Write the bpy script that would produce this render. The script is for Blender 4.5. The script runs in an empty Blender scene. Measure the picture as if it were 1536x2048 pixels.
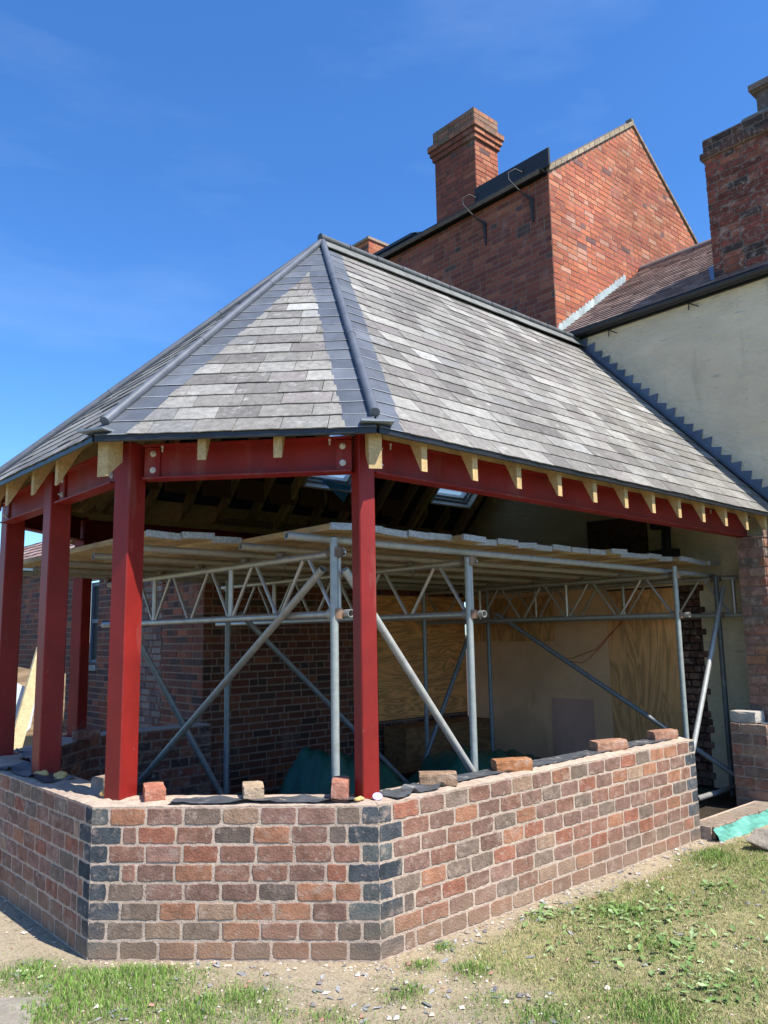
import bpy, math, random
from mathutils import Vector, Matrix
import numpy as np
random.seed(7)
R=math.radians
sc=bpy.context.scene
V3=lambda *a: Vector(a)
# ------------------------------------------------------------------ camera
cam_d=bpy.data.cameras.new('camera'); cam=bpy.data.objects.new('camera',cam_d)
sc.collection.objects.link(cam); sc.camera=cam
cam_d.sensor_fit='VERTICAL'; cam_d.sensor_height=36.0; cam_d.sensor_width=27.0
cam_d.lens=1590.6/2048*36; cam_d.clip_end=2000; cam_d.clip_start=.05
yaw,pit,rol=R(48.066),R(8.677),R(-1.031)
F=Vector((math.cos(yaw)*math.cos(pit),math.sin(yaw)*math.cos(pit),math.sin(pit)))
Rt=Vector((math.sin(yaw),-math.cos(yaw),0)); Up=Rt.cross(F)
R2=Rt*math.cos(rol)+Up*math.sin(rol); U2=Up*math.cos(rol)-Rt*math.sin(rol)
M=Matrix((R2,U2,-F)).transposed().to_4x4(); M.translation=Vector((-2.78,-3.176,1.6)); cam.matrix_world=M
# ------------------------------------------------------------------ sun and sky
EL,AZ=57.0,-80.0                       # direction towards the sun, angle in the XY plane
sd=Vector((math.cos(R(AZ))*math.cos(R(EL)),math.sin(R(AZ))*math.cos(R(EL)),math.sin(R(EL))))
sl=bpy.data.lights.new('sun','SUN'); sl.energy=4.8; sl.angle=R(.5); sl.color=(1,.95,.86)
so=bpy.data.objects.new('sun',sl); sc.collection.objects.link(so)
so.rotation_euler=sd.to_track_quat('Z','Y').to_euler()
w=bpy.data.worlds.new('World'); sc.world=w; w.use_nodes=True
nt=w.node_tree; N=nt.nodes; Lk=nt.links; bg=N['Background']
sky=N.new('ShaderNodeTexSky'); sky.sky_type='NISHITA'; sky.sun_disc=False
sky.sun_elevation=R(EL); sky.sun_rotation=R(90-AZ); sky.air_density=1.0; sky.dust_density=.6; sky.ozone_density=4.0; sky.altitude=100
tc=N.new('ShaderNodeTexCoord'); mp=N.new('ShaderNodeMapping'); mp.inputs['Scale'].default_value=(1.0,1.6,5.0); mp.inputs['Rotation'].default_value=(.5,.2,.3)
nz=N.new('ShaderNodeTexNoise'); nz.inputs['Scale'].default_value=1.4; nz.inputs['Detail'].default_value=7; nz.inputs['Roughness'].default_value=.55
cr=N.new('ShaderNodeValToRGB'); cr.color_ramp.elements[0].position=.52; cr.color_ramp.elements[0].color=(0,0,0,1); cr.color_ramp.elements[1].position=.9; cr.color_ramp.elements[1].color=(.12,.12,.12,1)
mx=N.new('ShaderNodeMixRGB'); mx.inputs['Color2'].default_value=(7.5,8.5,9.5,1)
hs=N.new('ShaderNodeHueSaturation'); hs.inputs['Saturation'].default_value=1.2; tn=N.new('ShaderNodeMixRGB'); tn.blend_type='MULTIPLY'; tn.inputs[0].default_value=1; tn.inputs[2].default_value=(.93,1.13,1.36,1)
Lk.new(tc.outputs['Generated'],mp.inputs[0]); Lk.new(mp.outputs[0],nz.inputs['Vector']); Lk.new(nz.outputs['Fac'],cr.inputs[0])
Lk.new(cr.outputs[0],mx.inputs['Fac']); Lk.new(sky.outputs[0],hs.inputs['Color']); Lk.new(hs.outputs[0],tn.inputs[1]); Lk.new(tn.outputs[0],mx.inputs['Color1']); Lk.new(mx.outputs[0],bg.inputs['Color'])
bg.inputs['Strength'].default_value=.105
sc.view_settings.view_transform='Standard'; sc.view_settings.look='None'; sc.view_settings.gamma=1; sc.view_settings.exposure=0.82
sc.cycles.max_bounces=8; sc.cycles.diffuse_bounces=4
# ------------------------------------------------------------------ mesh builder
class MB:
    def __init__(s): s.v=[];s.f=[];s.c=[];s.sm=[]
    def add(s,vs,fs,c=(1,1,1),sm=False):
        b=len(s.v); s.v+= [tuple(x) for x in vs]; s.f+=[tuple(i+b for i in q) for q in fs]; s.c+=[c]*len(fs); s.sm+=[sm]*len(fs)
    def box(s,cn,ax,ay,az,c=(1,1,1)):        # centre and half axes
        cn,ax,ay,az=map(Vector,(cn,ax,ay,az)); vs=[cn+i*ax+j*ay+k*az for i in(-1,1) for j in(-1,1) for k in(-1,1)]
        fs=[(0,1,3,2),(4,6,7,5),(0,4,5,1),(2,3,7,6),(0,2,6,4),(1,5,7,3)]
        if ax.cross(ay).dot(az)<0: fs=[q[::-1] for q in fs]
        s.add(vs,fs,c)
    def bx(s,x0,x1,y0,y1,z0,z1,c=(1,1,1)):
        s.box(((x0+x1)/2,(y0+y1)/2,(z0+z1)/2),((x1-x0)/2,0,0),(0,(y1-y0)/2,0),(0,0,(z1-z0)/2),c)
    def bevbox(s,cn,ax,ay,az,b=.004,c=(1,1,1)):   # chamfered box
        cn,ax,ay,az=map(Vector,(cn,ax,ay,az)); L=[ax.length,ay.length,az.length]; A=[ax.normalized(),ay.normalized(),az.normalized()]
        vs=[];idx={}
        for i in(-1,1):
            for j in(-1,1):
                for k in(-1,1):
                    for m in range(3):
                        sg=(i,j,k); p=cn.copy()
                        for q in range(3): p+=A[q]*sg[q]*(L[q]-(0 if q==m else b))
                        idx[(i,j,k,m)]=len(vs); vs.append(p)
        fs=[]
        for m in range(3):
            o=[q for q in range(3) if q!=m]
            for sg in(-1,1):
                loop=[]
                for a,bb in((-1,-1),(1,-1),(1,1),(-1,1)):
                    t=[0,0,0];t[m]=sg;t[o[0]]=a;t[o[1]]=bb; loop.append(idx[(*t,m)])
                fs.append(loop)
        for m in range(3):      # edges parallel to axis m
            o=[q for q in range(3) if q!=m]
            for a in(-1,1):
                for bb in(-1,1):
                    t0=[0,0,0];t0[o[0]]=a;t0[o[1]]=bb;t1=list(t0);t0[m]=-1;t1[m]=1
                    fs.append([idx[(*t0,o[0])],idx[(*t1,o[0])],idx[(*t1,o[1])],idx[(*t0,o[1])]])
        for i in(-1,1):
            for j in(-1,1):
                for k in(-1,1): fs.append([idx[(i,j,k,0)],idx[(i,j,k,1)],idx[(i,j,k,2)]])
        out=[]
        for q in fs:
            cc=sum((vs[i] for i in q),Vector())/len(q); n=(vs[q[1]]-vs[q[0]]).cross(vs[q[2]]-vs[q[0]])
            out.append(q if n.dot(cc-cn)>0 else q[::-1])
        s.add(vs,out,c)
    def tube(s,p0,p1,r,n=12,c=(1,1,1),caps=True,hollow=False):
        s.poly([p0,p1],r,n,c,caps,hollow)
    def poly(s,pts,r,n=12,c=(1,1,1),caps=True,hollow=False):
        pts=[Vector(p) for p in pts]; rings=[]
        rr=r if isinstance(r,(list,tuple)) else [r]*len(pts); up=None; b0=len(s.v)
        vs=[]
        for i,p in enumerate(pts):
            d=(pts[min(i+1,len(pts)-1)]-pts[max(i-1,0)]).normalized()
            if up is None: up=d.orthogonal().normalized()
            a=(up-d*up.dot(d)).normalized(); up=a; b=d.cross(a)
            vs+=[p+(a*math.cos(2*math.pi*k/n)+b*math.sin(2*math.pi*k/n))*rr[i] for k in range(n)]
        fs=[(i*n+k,i*n+(k+1)%n,(i+1)*n+(k+1)%n,(i+1)*n+k) for i in range(len(pts)-1) for k in range(n)]
        s.add(vs,fs,c,True)
        if caps:
            for e,i in((0,0),(1,len(pts)-1)):
                ring=vs[i*n:(i+1)*n]; 
                if not hollow: s.add(ring,[tuple(range(n))[::-1] if e==0 else tuple(range(n))],c)
                else:
                    inn=[pts[i]+(q-pts[i])*.84 for q in ring]; dd=(pts[min(i+1,len(pts)-1)]-pts[max(i-1,0)]).normalized()*(.1 if e==0 else -.1)
                    dp=[q+dd for q in inn]
                    f=[(k,(k+1)%n,n+(k+1)%n,n+k) for k in range(n)]+[(n+k,n+(k+1)%n,2*n+(k+1)%n,2*n+k) for k in range(n)]+[tuple(range(2*n,3*n))]
                    if e==0: f=[q[::-1] for q in f]
                    s.add(ring+inn+dp,f,c)
    def prism(s,pts,d,c=(1,1,1)):   # polygon extruded along vector d
        pts=[Vector(p) for p in pts]; d=Vector(d); n=len(pts)
        nn=Vector()
        for i in range(n): nn+=pts[i].cross(pts[(i+1)%n])
        if nn.dot(d)>0: pts=pts[::-1]
        s.add(pts+[p+d for p in pts],[tuple(range(n)),tuple(range(n,2*n))[::-1]]+[(i,i+n,(i+1)%n+n,(i+1)%n) for i in range(n)],c)
    def build(s,name,mat,parent=None,loc=None):
        me=bpy.data.meshes.new(name); me.from_pydata(s.v,[],s.f)
        at=me.attributes.new('col','FLOAT_COLOR','FACE'); a=np.ones((len(s.f),4),dtype=np.float32); a[:,:3]=np.array(s.c,dtype=np.float32).reshape(-1,3); at.data.foreach_set('color',a.ravel())
        me.polygons.foreach_set('use_smooth',s.sm); me.materials.append(mat); me.update()
        o=bpy.data.objects.new(name,me); sc.collection.objects.link(o)
        if parent is not None:
            o.parent=parent; o.matrix_parent_inverse=parent.matrix_world.inverted() if False else Matrix.Translation(-Vector(parent.location))
        return o
def tag(o,label=None,cat=None,group=None,kind=None):
    if label:o['label']=label
    if cat:o['category']=cat
    if group:o['group']=group
    if kind:o['kind']=kind
    return o
def thing(name,loc,label,cat,group=None):
    o=bpy.data.objects.new(name,None); o.location=loc; o.empty_display_size=.1; sc.collection.objects.link(o); return tag(o,label,cat,group)
# ------------------------------------------------------------------ materials
def mat(name,col=None,rough=.8,metal=0,attr=True,noise=(30,.25),bump=(60,.3,.002),spec=.5,fleck=None,fleck_scale=20,fleck_pos=.6,stretch=(1,1,1),streak=None):
    m=bpy.data.materials.new(name); m.use_nodes=True; t=m.node_tree; n=t.nodes; l=t.links; b=n['Principled BSDF']
    b.inputs['Roughness'].default_value=rough; b.inputs['Metallic'].default_value=metal; b.inputs['Specular IOR Level'].default_value=spec
    tc=n.new('ShaderNodeTexCoord'); mp=n.new('ShaderNodeMapping'); mp.inputs['Scale'].default_value=stretch; l.new(tc.outputs['Object'],mp.inputs[0]); vec=mp.outputs[0]
    if attr:
        a=n.new('ShaderNodeAttribute'); a.attribute_name='col'; src=a.outputs['Color']
        if col:
            q=n.new('ShaderNodeMixRGB'); q.blend_type='MULTIPLY'; q.inputs[0].default_value=1; q.inputs[2].default_value=(*col,1); l.new(src,q.inputs[1]); src=q.outputs[0]
    else:
        q=n.new('ShaderNodeRGB'); q.outputs[0].default_value=(*col,1); src=q.outputs[0]
    if noise:
        nz=n.new('ShaderNodeTexNoise'); nz.inputs['Scale'].default_value=noise[0]; nz.inputs['Detail'].default_value=6; nz.inputs['Roughness'].default_value=.65; l.new(vec,nz.inputs['Vector'])
        mr=n.new('ShaderNodeMapRange'); mr.inputs[1].default_value=.25; mr.inputs[2].default_value=.75; mr.inputs[3].default_value=1-noise[1]; mr.inputs[4].default_value=1+noise[1]; l.new(nz.outputs['Fac'],mr.inputs[0])
        q=n.new('ShaderNodeVectorMath'); q.operation='SCALE'; l.new(src,q.inputs[0]); l.new(mr.outputs[0],q.inputs['Scale']); src=q.outputs[0]
    if streak:
        wv=n.new('ShaderNodeTexNoise'); wv.inputs['Scale'].default_value=streak[0]; wv.inputs['Detail'].default_value=3; wv.inputs['Distortion'].default_value=streak[2]
        m2=n.new('ShaderNodeMapping'); m2.inputs['Scale'].default_value=streak[3]; l.new(tc.outputs['Object'],m2.inputs[0]); l.new(m2.outputs[0],wv.inputs['Vector'])
        r=n.new('ShaderNodeMath'); r.operation='PINGPONG'; r.inputs[1].default_value=.06 ; l.new(wv.outputs['Fac'],r.inputs[0])
        mr=n.new('ShaderNodeMapRange'); mr.inputs[1].default_value=0; mr.inputs[2].default_value=.06; mr.inputs[3].default_value=1-streak[1]; mr.inputs[4].default_value=1+streak[1]*.3; l.new(r.outputs[0],mr.inputs[0])
        q=n.new('ShaderNodeVectorMath'); q.operation='SCALE'; l.new(src,q.inputs[0]); l.new(mr.outputs[0],q.inputs['Scale']); src=q.outputs[0]
    if fleck:
        nz=n.new('ShaderNodeTexNoise'); nz.inputs['Scale'].default_value=fleck_scale; nz.inputs['Detail'].default_value=8; nz.inputs['Roughness'].default_value=.7; l.new(vec,nz.inputs['Vector'])
        cr=n.new('ShaderNodeValToRGB'); cr.color_ramp.elements[0].position=fleck_pos; cr.color_ramp.elements[1].position=fleck_pos+.12; cr.color_ramp.elements[1].color=(fleck[3],)*3+(1,); l.new(nz.outputs['Fac'],cr.inputs[0])
        q=n.new('ShaderNodeMixRGB'); l.new(cr.outputs[0],q.inputs[0]); l.new(src,q.inputs[1]); q.inputs[2].default_value=(*fleck[:3],1); src=q.outputs[0]
    l.new(src,b.inputs['Base Color'])
    if bump:
        nz=n.new('ShaderNodeTexNoise'); nz.inputs['Scale'].default_value=bump[0]; nz.inputs['Detail'].default_value=8; nz.inputs['Roughness'].default_value=.7; l.new(vec,nz.inputs['Vector'])
        bp=n.new('ShaderNodeBump'); bp.inputs['Strength'].default_value=bump[1]; bp.inputs['Distance'].default_value=bump[2]; l.new(nz.outputs['Fac'],bp.inputs['Height']); l.new(bp.outputs[0],b.inputs['Normal'])
    return m
m_brick=mat('old_brick',None,.92,noise=(16,.42),bump=(75,1,.010),fleck=(.44,.34,.27,.72),fleck_scale=17,fleck_pos=.55,spec=.15)
m_hbrick=mat('house_brick',None,.9,noise=(30,.22),bump=(70,.5,.004),fleck=(.5,.36,.28,.45),fleck_scale=14,fleck_pos=.62,spec=.2)
t=m_brick.node_tree; n_=t.nodes; l_=t.links; bs=n_['Principled BSDF']; src=bs.inputs['Base Color'].links[0].from_socket
ge=n_.new('ShaderNodeNewGeometry'); sx=n_.new('ShaderNodeSeparateXYZ'); l_.new(ge.outputs['Position'],sx.inputs[0])
nn_=n_.new('ShaderNodeTexNoise'); nn_.inputs['Scale'].default_value=5; nn_.inputs['Detail'].default_value=9; nn_.inputs['Roughness'].default_value=.7; l_.new(ge.outputs['Position'],nn_.inputs['Vector'])
m1=n_.new('ShaderNodeMath'); m1.operation='MULTIPLY_ADD'; m1.inputs[1].default_value=.55; l_.new(nn_.outputs['Fac'],m1.inputs[0]); m1.inputs[2].default_value=-.02
m2_=n_.new('ShaderNodeMath'); m2_.operation='SUBTRACT'; l_.new(m1.outputs[0],m2_.inputs[0]); l_.new(sx.outputs['Z'],m2_.inputs[1])
m3=n_.new('ShaderNodeMapRange'); m3.inputs[1].default_value=0; m3.inputs[2].default_value=.25; m3.inputs[3].default_value=0; m3.inputs[4].default_value=.75; l_.new(m2_.outputs[0],m3.inputs[0])
q_=n_.new('ShaderNodeMixRGB'); l_.new(m3.outputs[0],q_.inputs[0]); l_.new(src,q_.inputs[1]); q_.inputs[2].default_value=(.27,.19,.13,1); l_.new(q_.outputs[0],bs.inputs['Base Color'])
m_mort=mat('sandy_mortar',(.52,.41,.325),.95,attr=False,noise=(22,.3),bump=(90,1,.012),spec=.1)
m_dmort=mat('aged_mortar',(.25,.17,.13),.95,attr=False,noise=(25,.35),bump=(120,.6,.004),spec=.1)
m_redp=mat('red_oxide_steel',(.225,.0125,.009),.5,attr=False,noise=(5,.2),bump=(25,.10,.001),fleck=(.42,.20,.17,.8),fleck_scale=24,fleck_pos=.70,spec=.35)
m_slate=mat('slate',None,.62,noise=(26,.34),bump=(45,.7,.004),fleck=(.42,.41,.38,.6),fleck_scale=11,fleck_pos=.57,spec=.35)
m_lead=mat('lead_sheet',None,.5,.15,noise=(9,.22),bump=(14,.25,.004),fleck=(.34,.38,.42,.5),fleck_scale=7,fleck_pos=.66,spec=.5)
m_ridge=mat('weathered_ridge',None,.7,noise=(14,.3),bump=(40,.3,.003),spec=.3)
m_timber=mat('new_timber',None,.75,noise=(12,.18),bump=(60,.15,.001),streak=(6,.28,.6,(4,4,4)),spec=.25)
m_board=mat('scaffold_board_wood',None,.8,noise=(9,.25),bump=(60,.2,.001),stretch=(9,1,9),streak=(3,.25,.5,(9,.7,9)),spec=.2)
m_galv=mat('galvanised_steel',(1.06,1.0,.93),.5,.3,noise=(20,.22),bump=(50,.1,.001),spec=.5,fleck=(.16,.12,.09,.6),fleck_scale=16,fleck_pos=.63)
m_alu=mat('aluminium_tube',None,.42,.65,noise=(12,.2),bump=(40,.1,.001),spec=.5)
m_band=mat('galvanised_band',(.42,.44,.46),.5,.5,attr=False,noise=(60,.5),bump=(90,.8,.004))
m_black=mat('black_gutter',(.014,.015,.018),.42,attr=False,noise=(10,.2),bump=(30,.1,.001))
m_felt=mat('dpc_felt',(.07,.075,.085),.5,attr=False,noise=(12,.5),bump=(22,.5,.006),fleck=(.38,.37,.34,.7),fleck_scale=8,fleck_pos=.55)
m_memb=mat('roof_membrane',(.018,.022,.032),.75,attr=False,noise=(4,.3),bump=(6,.4,.01))
m_cream=mat('cream_render',(.92,.76,.52),.9,attr=False,noise=(2.2,.10),bump=(11,1,.05),fleck=(.36,.33,.27,.55),fleck_scale=6,fleck_pos=.63,stretch=(1,1,2.2),spec=.15)
m_ply=mat('plywood',None,.7,noise=(3,.15),bump=(60,.1,.001),streak=(2.2,.34,1.2,(1,1.6,.35)),fleck=(.42,.24,.10,.45),fleck_scale=2.2,fleck_pos=.64,stretch=(1,2.6,1.6),spec=.3)
m_plyh=mat('plywood_flat',None,.7,noise=(3,.15),bump=(60,.1,.001),streak=(2.2,.40,1.2,(.35,1,1.9)),spec=.3)
m_beige=mat('painted_board',None,.85,noise=(1.6,.14),bump=(9,.15,.003),fleck=(.10,.06,.05,.5),fleck_scale=3.2,fleck_pos=.68,spec=.2)
m_tarp=mat('green_tarpaulin',(.008,.10,.065),.35,attr=False,noise=(5,.3),bump=(12,.8,.02),spec=.5)
m_teal=mat('teal_membrane',(.11,.33,.27),.45,attr=False,noise=(8,.25),bump=(18,.6,.01))
m_blue=mat('blue_sheet',(.06,.38,.85),.5,attr=False,noise=(5,.2),bump=None)
m_white=mat('white_paint',None,.5,noise=(10,.12),bump=(20,.2,.003))
m_stone=mat('stone',None,.92,noise=(12,.35),bump=(18,1,.02),fleck=(.42,.38,.30,.6),fleck_scale=12,fleck_pos=.58,spec=.15)
m_tile=mat('clay_tile',None,.85,noise=(10,.25),bump=(30,.4,.004),spec=.2)
m_dark=mat('dark_paint',(.02,.018,.02),.6,attr=False,noise=(8,.3),bump=(20,.2,.003))
m_cable=mat('red_cable',(.45,.03,.01),.5,attr=False,noise=None,bump=None)
m_foam=mat('expanding_foam',(.60,.40,.15),.8,attr=False,noise=(20,.2),bump=(40,1,.01))
m_grass=mat('grass_blades',None,.6,noise=None,bump=None,spec=.25)
m_chips=mat('stone_chips',None,.85,noise=(30,.2),bump=(60,.5,.003),spec=.3)
m_earth=mat('dark_earth',(.05,.038,.028),.95,attr=False,noise=(5,.4),bump=(18,1,.03),spec=.1)
m_glass=bpy.data.materials.new('window_glass'); m_glass.use_nodes=True; b=m_glass.node_tree.nodes['Principled BSDF']; b.inputs['Base Color'].default_value=(.9,.95,1,1); b.inputs['Transmission Weight'].default_value=1; b.inputs['Roughness'].default_value=.02; b.inputs['IOR'].default_value=1.15
m_film=bpy.data.materials.new('frosted_glazing'); m_film.use_nodes=True; _t=m_film.node_tree; _b=_t.nodes['Principled BSDF']; _b.inputs['Base Color'].default_value=(.7,.85,.95,1); _b.inputs['Roughness'].default_value=.2
_tr=_t.nodes.new('ShaderNodeBsdfTranslucent'); _tr.inputs['Color'].default_value=(.75,.9,1,1); _mx=_t.nodes.new('ShaderNodeMixShader'); _mx.inputs[0].default_value=.75; _t.links.new(_b.outputs[0],_mx.inputs[1]); _t.links.new(_tr.outputs[0],_mx.inputs[2]); _t.links.new(_mx.outputs[0],_t.nodes['Material Output'].inputs['Surface'])
def weather(m,scale,lo,hi,stretch=(1,1,1),tint=None,thr=(.35,.65)):   # large soft stains over a surface
    t=m.node_tree; n=t.nodes; l=t.links; b=n['Principled BSDF']; src=b.inputs['Base Color'].links[0].from_socket
    g=n.new('ShaderNodeTexCoord'); mp=n.new('ShaderNodeMapping'); mp.inputs['Scale'].default_value=stretch; l.new(g.outputs['Object'],mp.inputs[0])
    z=n.new('ShaderNodeTexNoise'); z.inputs['Scale'].default_value=scale; z.inputs['Detail'].default_value=5; z.inputs['Roughness'].default_value=.6; l.new(mp.outputs[0],z.inputs['Vector'])
    if tint:
        r=n.new('ShaderNodeMapRange'); r.inputs[1].default_value=thr[0]; r.inputs[2].default_value=thr[1]; r.inputs[3].default_value=0; r.inputs[4].default_value=hi; l.new(z.outputs['Fac'],r.inputs[0])
        q=n.new('ShaderNodeMixRGB'); l.new(r.outputs[0],q.inputs[0]); l.new(src,q.inputs[1]); q.inputs[2].default_value=(*tint,1); l.new(q.outputs[0],b.inputs['Base Color'])
    else:
        r=n.new('ShaderNodeMapRange'); r.inputs[1].default_value=.3; r.inputs[2].default_value=.7; r.inputs[3].default_value=lo; r.inputs[4].default_value=hi; l.new(z.outputs['Fac'],r.inputs[0])
        q=n.new('ShaderNodeVectorMath'); q.operation='SCALE'; l.new(src,q.inputs[0]); l.new(r.outputs[0],q.inputs['Scale']); l.new(q.outputs[0],b.inputs['Base Color'])
weather(m_hbrick,.9,.68,1.2,(1,1,.6)); weather(m_hbrick,2.5,0,.5,(1,1,.5),(.42,.32,.25),(.58,.78))
weather(m_brick,1.6,.84,1.15); weather(m_brick,9,0,.65,(1,1,1.4),(.42,.32,.26),(.56,.72))
weather(m_cream,.8,.84,1.04); weather(m_cream,1.5,0,.5,(1,2.4,.5),(.40,.33,.22),(.60,.8))
weather(m_cream,7,0,.55,(1,.5,2.6),(.42,.37,.28),(.635,.68)); weather(m_cream,14,0,.5,(1,.7,2.2),(.36,.32,.26),(.68,.72))
weather(m_redp,3,.8,1.12,(1,1,.4)); weather(m_redp,7,0,.4,(1,1,.25),(.30,.17,.13),(.58,.78))
weather(m_redp,40,0,.6,(1,1,.5),(.45,.33,.28),(.70,.74))
weather(m_slate,1.1,.82,1.14); weather(m_mort,2.2,.82,1.12); weather(m_board,2,.75,1.15,(3,.4,1)); weather(m_lead,3,.85,1.15)
weather(m_galv,6,0,.6,(1,1,1),(.42,.40,.37),(.60,.75)); weather(m_beige,1.2,.8,1.1); weather(m_beige,2.2,0,.6,(1,2.5,.5),(.14,.09,.06),(.62,.82))
weather(m_ply,.9,.8,1.12)
# ------------------------------------------------------------------ masonry and slating generators
def jit(a): return random.uniform(-a,a)
def shade(c,a): k=1+jit(a); return tuple(max(.01,x*k) for x in c)
PAL_NEW=[((.32,.115,.07),5),((.26,.125,.088),7),((.205,.115,.09),7),((.36,.16,.09),4),((.125,.105,.092),2.2),((.38,.25,.17),2),((.27,.15,.12),4),((.19,.145,.115),3)]
PAL_BLUE=[((.075,.085,.095),4),((.11,.12,.115),3),((.055,.065,.075),2)]
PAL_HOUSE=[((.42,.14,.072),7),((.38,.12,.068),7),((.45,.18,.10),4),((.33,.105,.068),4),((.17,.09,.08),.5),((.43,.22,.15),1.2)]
PAL_HOUSE_SHADED=[((.30,.085,.055),6),((.26,.075,.05),6),((.34,.11,.065),2.5),((.22,.07,.052),5),((.12,.07,.06),.7)]  # house brick darkened, shade of the faces away from the sun in the colour
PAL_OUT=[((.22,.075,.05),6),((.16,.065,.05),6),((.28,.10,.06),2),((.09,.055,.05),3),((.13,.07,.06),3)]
def pick(pal):
    c=shade(random.choices([p[0] for p in pal],[p[1] for p in pal])[0],.15)
    return tuple(a*.76+b*.24 for a,b in zip(c,(.26,.17,.125))) if pal is PAL_NEW else c
def one_brick(mb,O,U,V,Nn,u0,u1,v0,v1,col,proud=.006,bev=.006,fancy=False):
    if u1-u0<.012: return
    if not fancy:
        a=jit(.002); q=[(u0,v0),(u1,v0),(u1,v1),(u0,v1)]
        b_=bev; i=[(u0+b_,v0+b_),(u1-b_,v0+b_),(u1-b_,v1-b_),(u0+b_,v1-b_)]
        vs=[O+U*x+V*y-Nn*.004 for x,y in q]+[O+U*x+V*y+Nn*(proud+a) for x,y in i]
        fs=[(4,5,6,7)]+[(k,(k+1)%4,4+(k+1)%4,4+k) for k in range(4)]
        if U.cross(V).dot(Nn)<0: fs=[f[::-1] for f in fs]
        mb.add(vs,fs,col); return
    nu,nv=7,3; out=[]
    for k in range(nu): out.append((u0+(u1-u0)*k/nu,v0))
    for k in range(nv): out.append((u1,v0+(v1-v0)*k/nv))
    for k in range(nu): out.append((u1-(u1-u0)*k/nu,v1))
    for k in range(nv): out.append((u0,v1-(v1-v0)*k/nv))
    cu,cv=(u0+u1)/2,(v0+v1)/2; n=len(out); hu,hv=(u1-u0)/2,(v1-v0)/2
    o2=[]
    for (x,y) in out:
        # rounded corner pull
        dx,dy=(x-cu)/hu,(y-cv)/hv; kk=.0 if abs(dx)+abs(dy)<1.8 else .0025
        o2.append((x-math.copysign(kk,dx)+jit(.0028),y-math.copysign(kk,dy)+jit(.0032)))
    pr=proud+jit(.0013); tu,tv=jit(.006),jit(.012)
    rings=[]
    for dd,h in((0,-.004),(.0006,pr*.6),(.0028,pr)):
        rings.append([O+U*(x-math.copysign(min(dd,hu*.5),x-cu))+V*(y-math.copysign(min(dd,hv*.5),y-cv))+Nn*(h+(tu*(x-cu)+tv*(y-cv))*(h>0)) for x,y in o2])
    vs=rings[0]+rings[1]+rings[2]
    fs=[tuple(range(2*n,3*n))]
    for r in range(2): fs+=[(r*n+k,r*n+(k+1)%n,(r+1)*n+(k+1)%n,(r+1)*n+k) for k in range(n)]
    if U.cross(V).dot(Nn)<0: fs=[f[::-1] for f in fs]
    mb.add(vs,fs,col)
def masonry(mb,O,U,V,Nn,H,course,seg,pal,blen=.225,joint=.011,fancy=False,proud=.006,bev=.005,bond='mix',z0=0,corner=None):
    O,U,V,Nn=map(Vector,(O,U,V,Nn)); k=0; z=z0
    while z<H-.02:
        zt=min(z+course,H)
        for (a,b) in seg((z+zt)/2,z,zt):
            off=(k%2)*blen/2; t=a
            first=True
            if corner and corner[0]: # dark quoin at start, alternate long / short
                L=.155 if k%2==0 else .085
                one_brick(mb,O,U,V,Nn,a+.0005,a+L,z+joint/2,zt-joint/2,pick(PAL_BLUE),proud,bev,fancy); t=a+L+joint; first=False
                if k%2==0 and random.random()<.6: one_brick(mb,O,U,V,Nn,t,t+.066,z+joint/2,zt-joint/2,pick(pal),proud,bev,fancy); t+=.066+joint
            elif bond!='none': t=a-(off if bond=='stretch' else random.choice((0,.06,.12)) if k%2 else 0)
            bend=b
            if corner and corner[1]: bend=b-(.085 if k%2 else .155)-joint
            while t<bend-.01:
                L=blen if (bond=='stretch' or random.random()<.62) else blen/2-.002
                if fancy: L+=jit(.006)
                e=t+L-joint
                if bend-e<.05: e=bend
                x0=max(t,a+(0 if corner and corner[0] else .002)); x1=min(e,bend-.002 if not(corner and corner[1]) else bend)
                one_brick(mb,O,U,V,Nn,x0,x1,z+joint/2+(jit(.0015) if fancy else 0),zt-joint/2,pick(pal),proud,bev,fancy)
                t=e+joint
            if corner and corner[1]: one_brick(mb,O,U,V,Nn,bend+joint,b-.0005,z+joint/2,zt-joint/2,pick(PAL_BLUE),proud,bev,fancy)
        z+=course;k+=1
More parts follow.
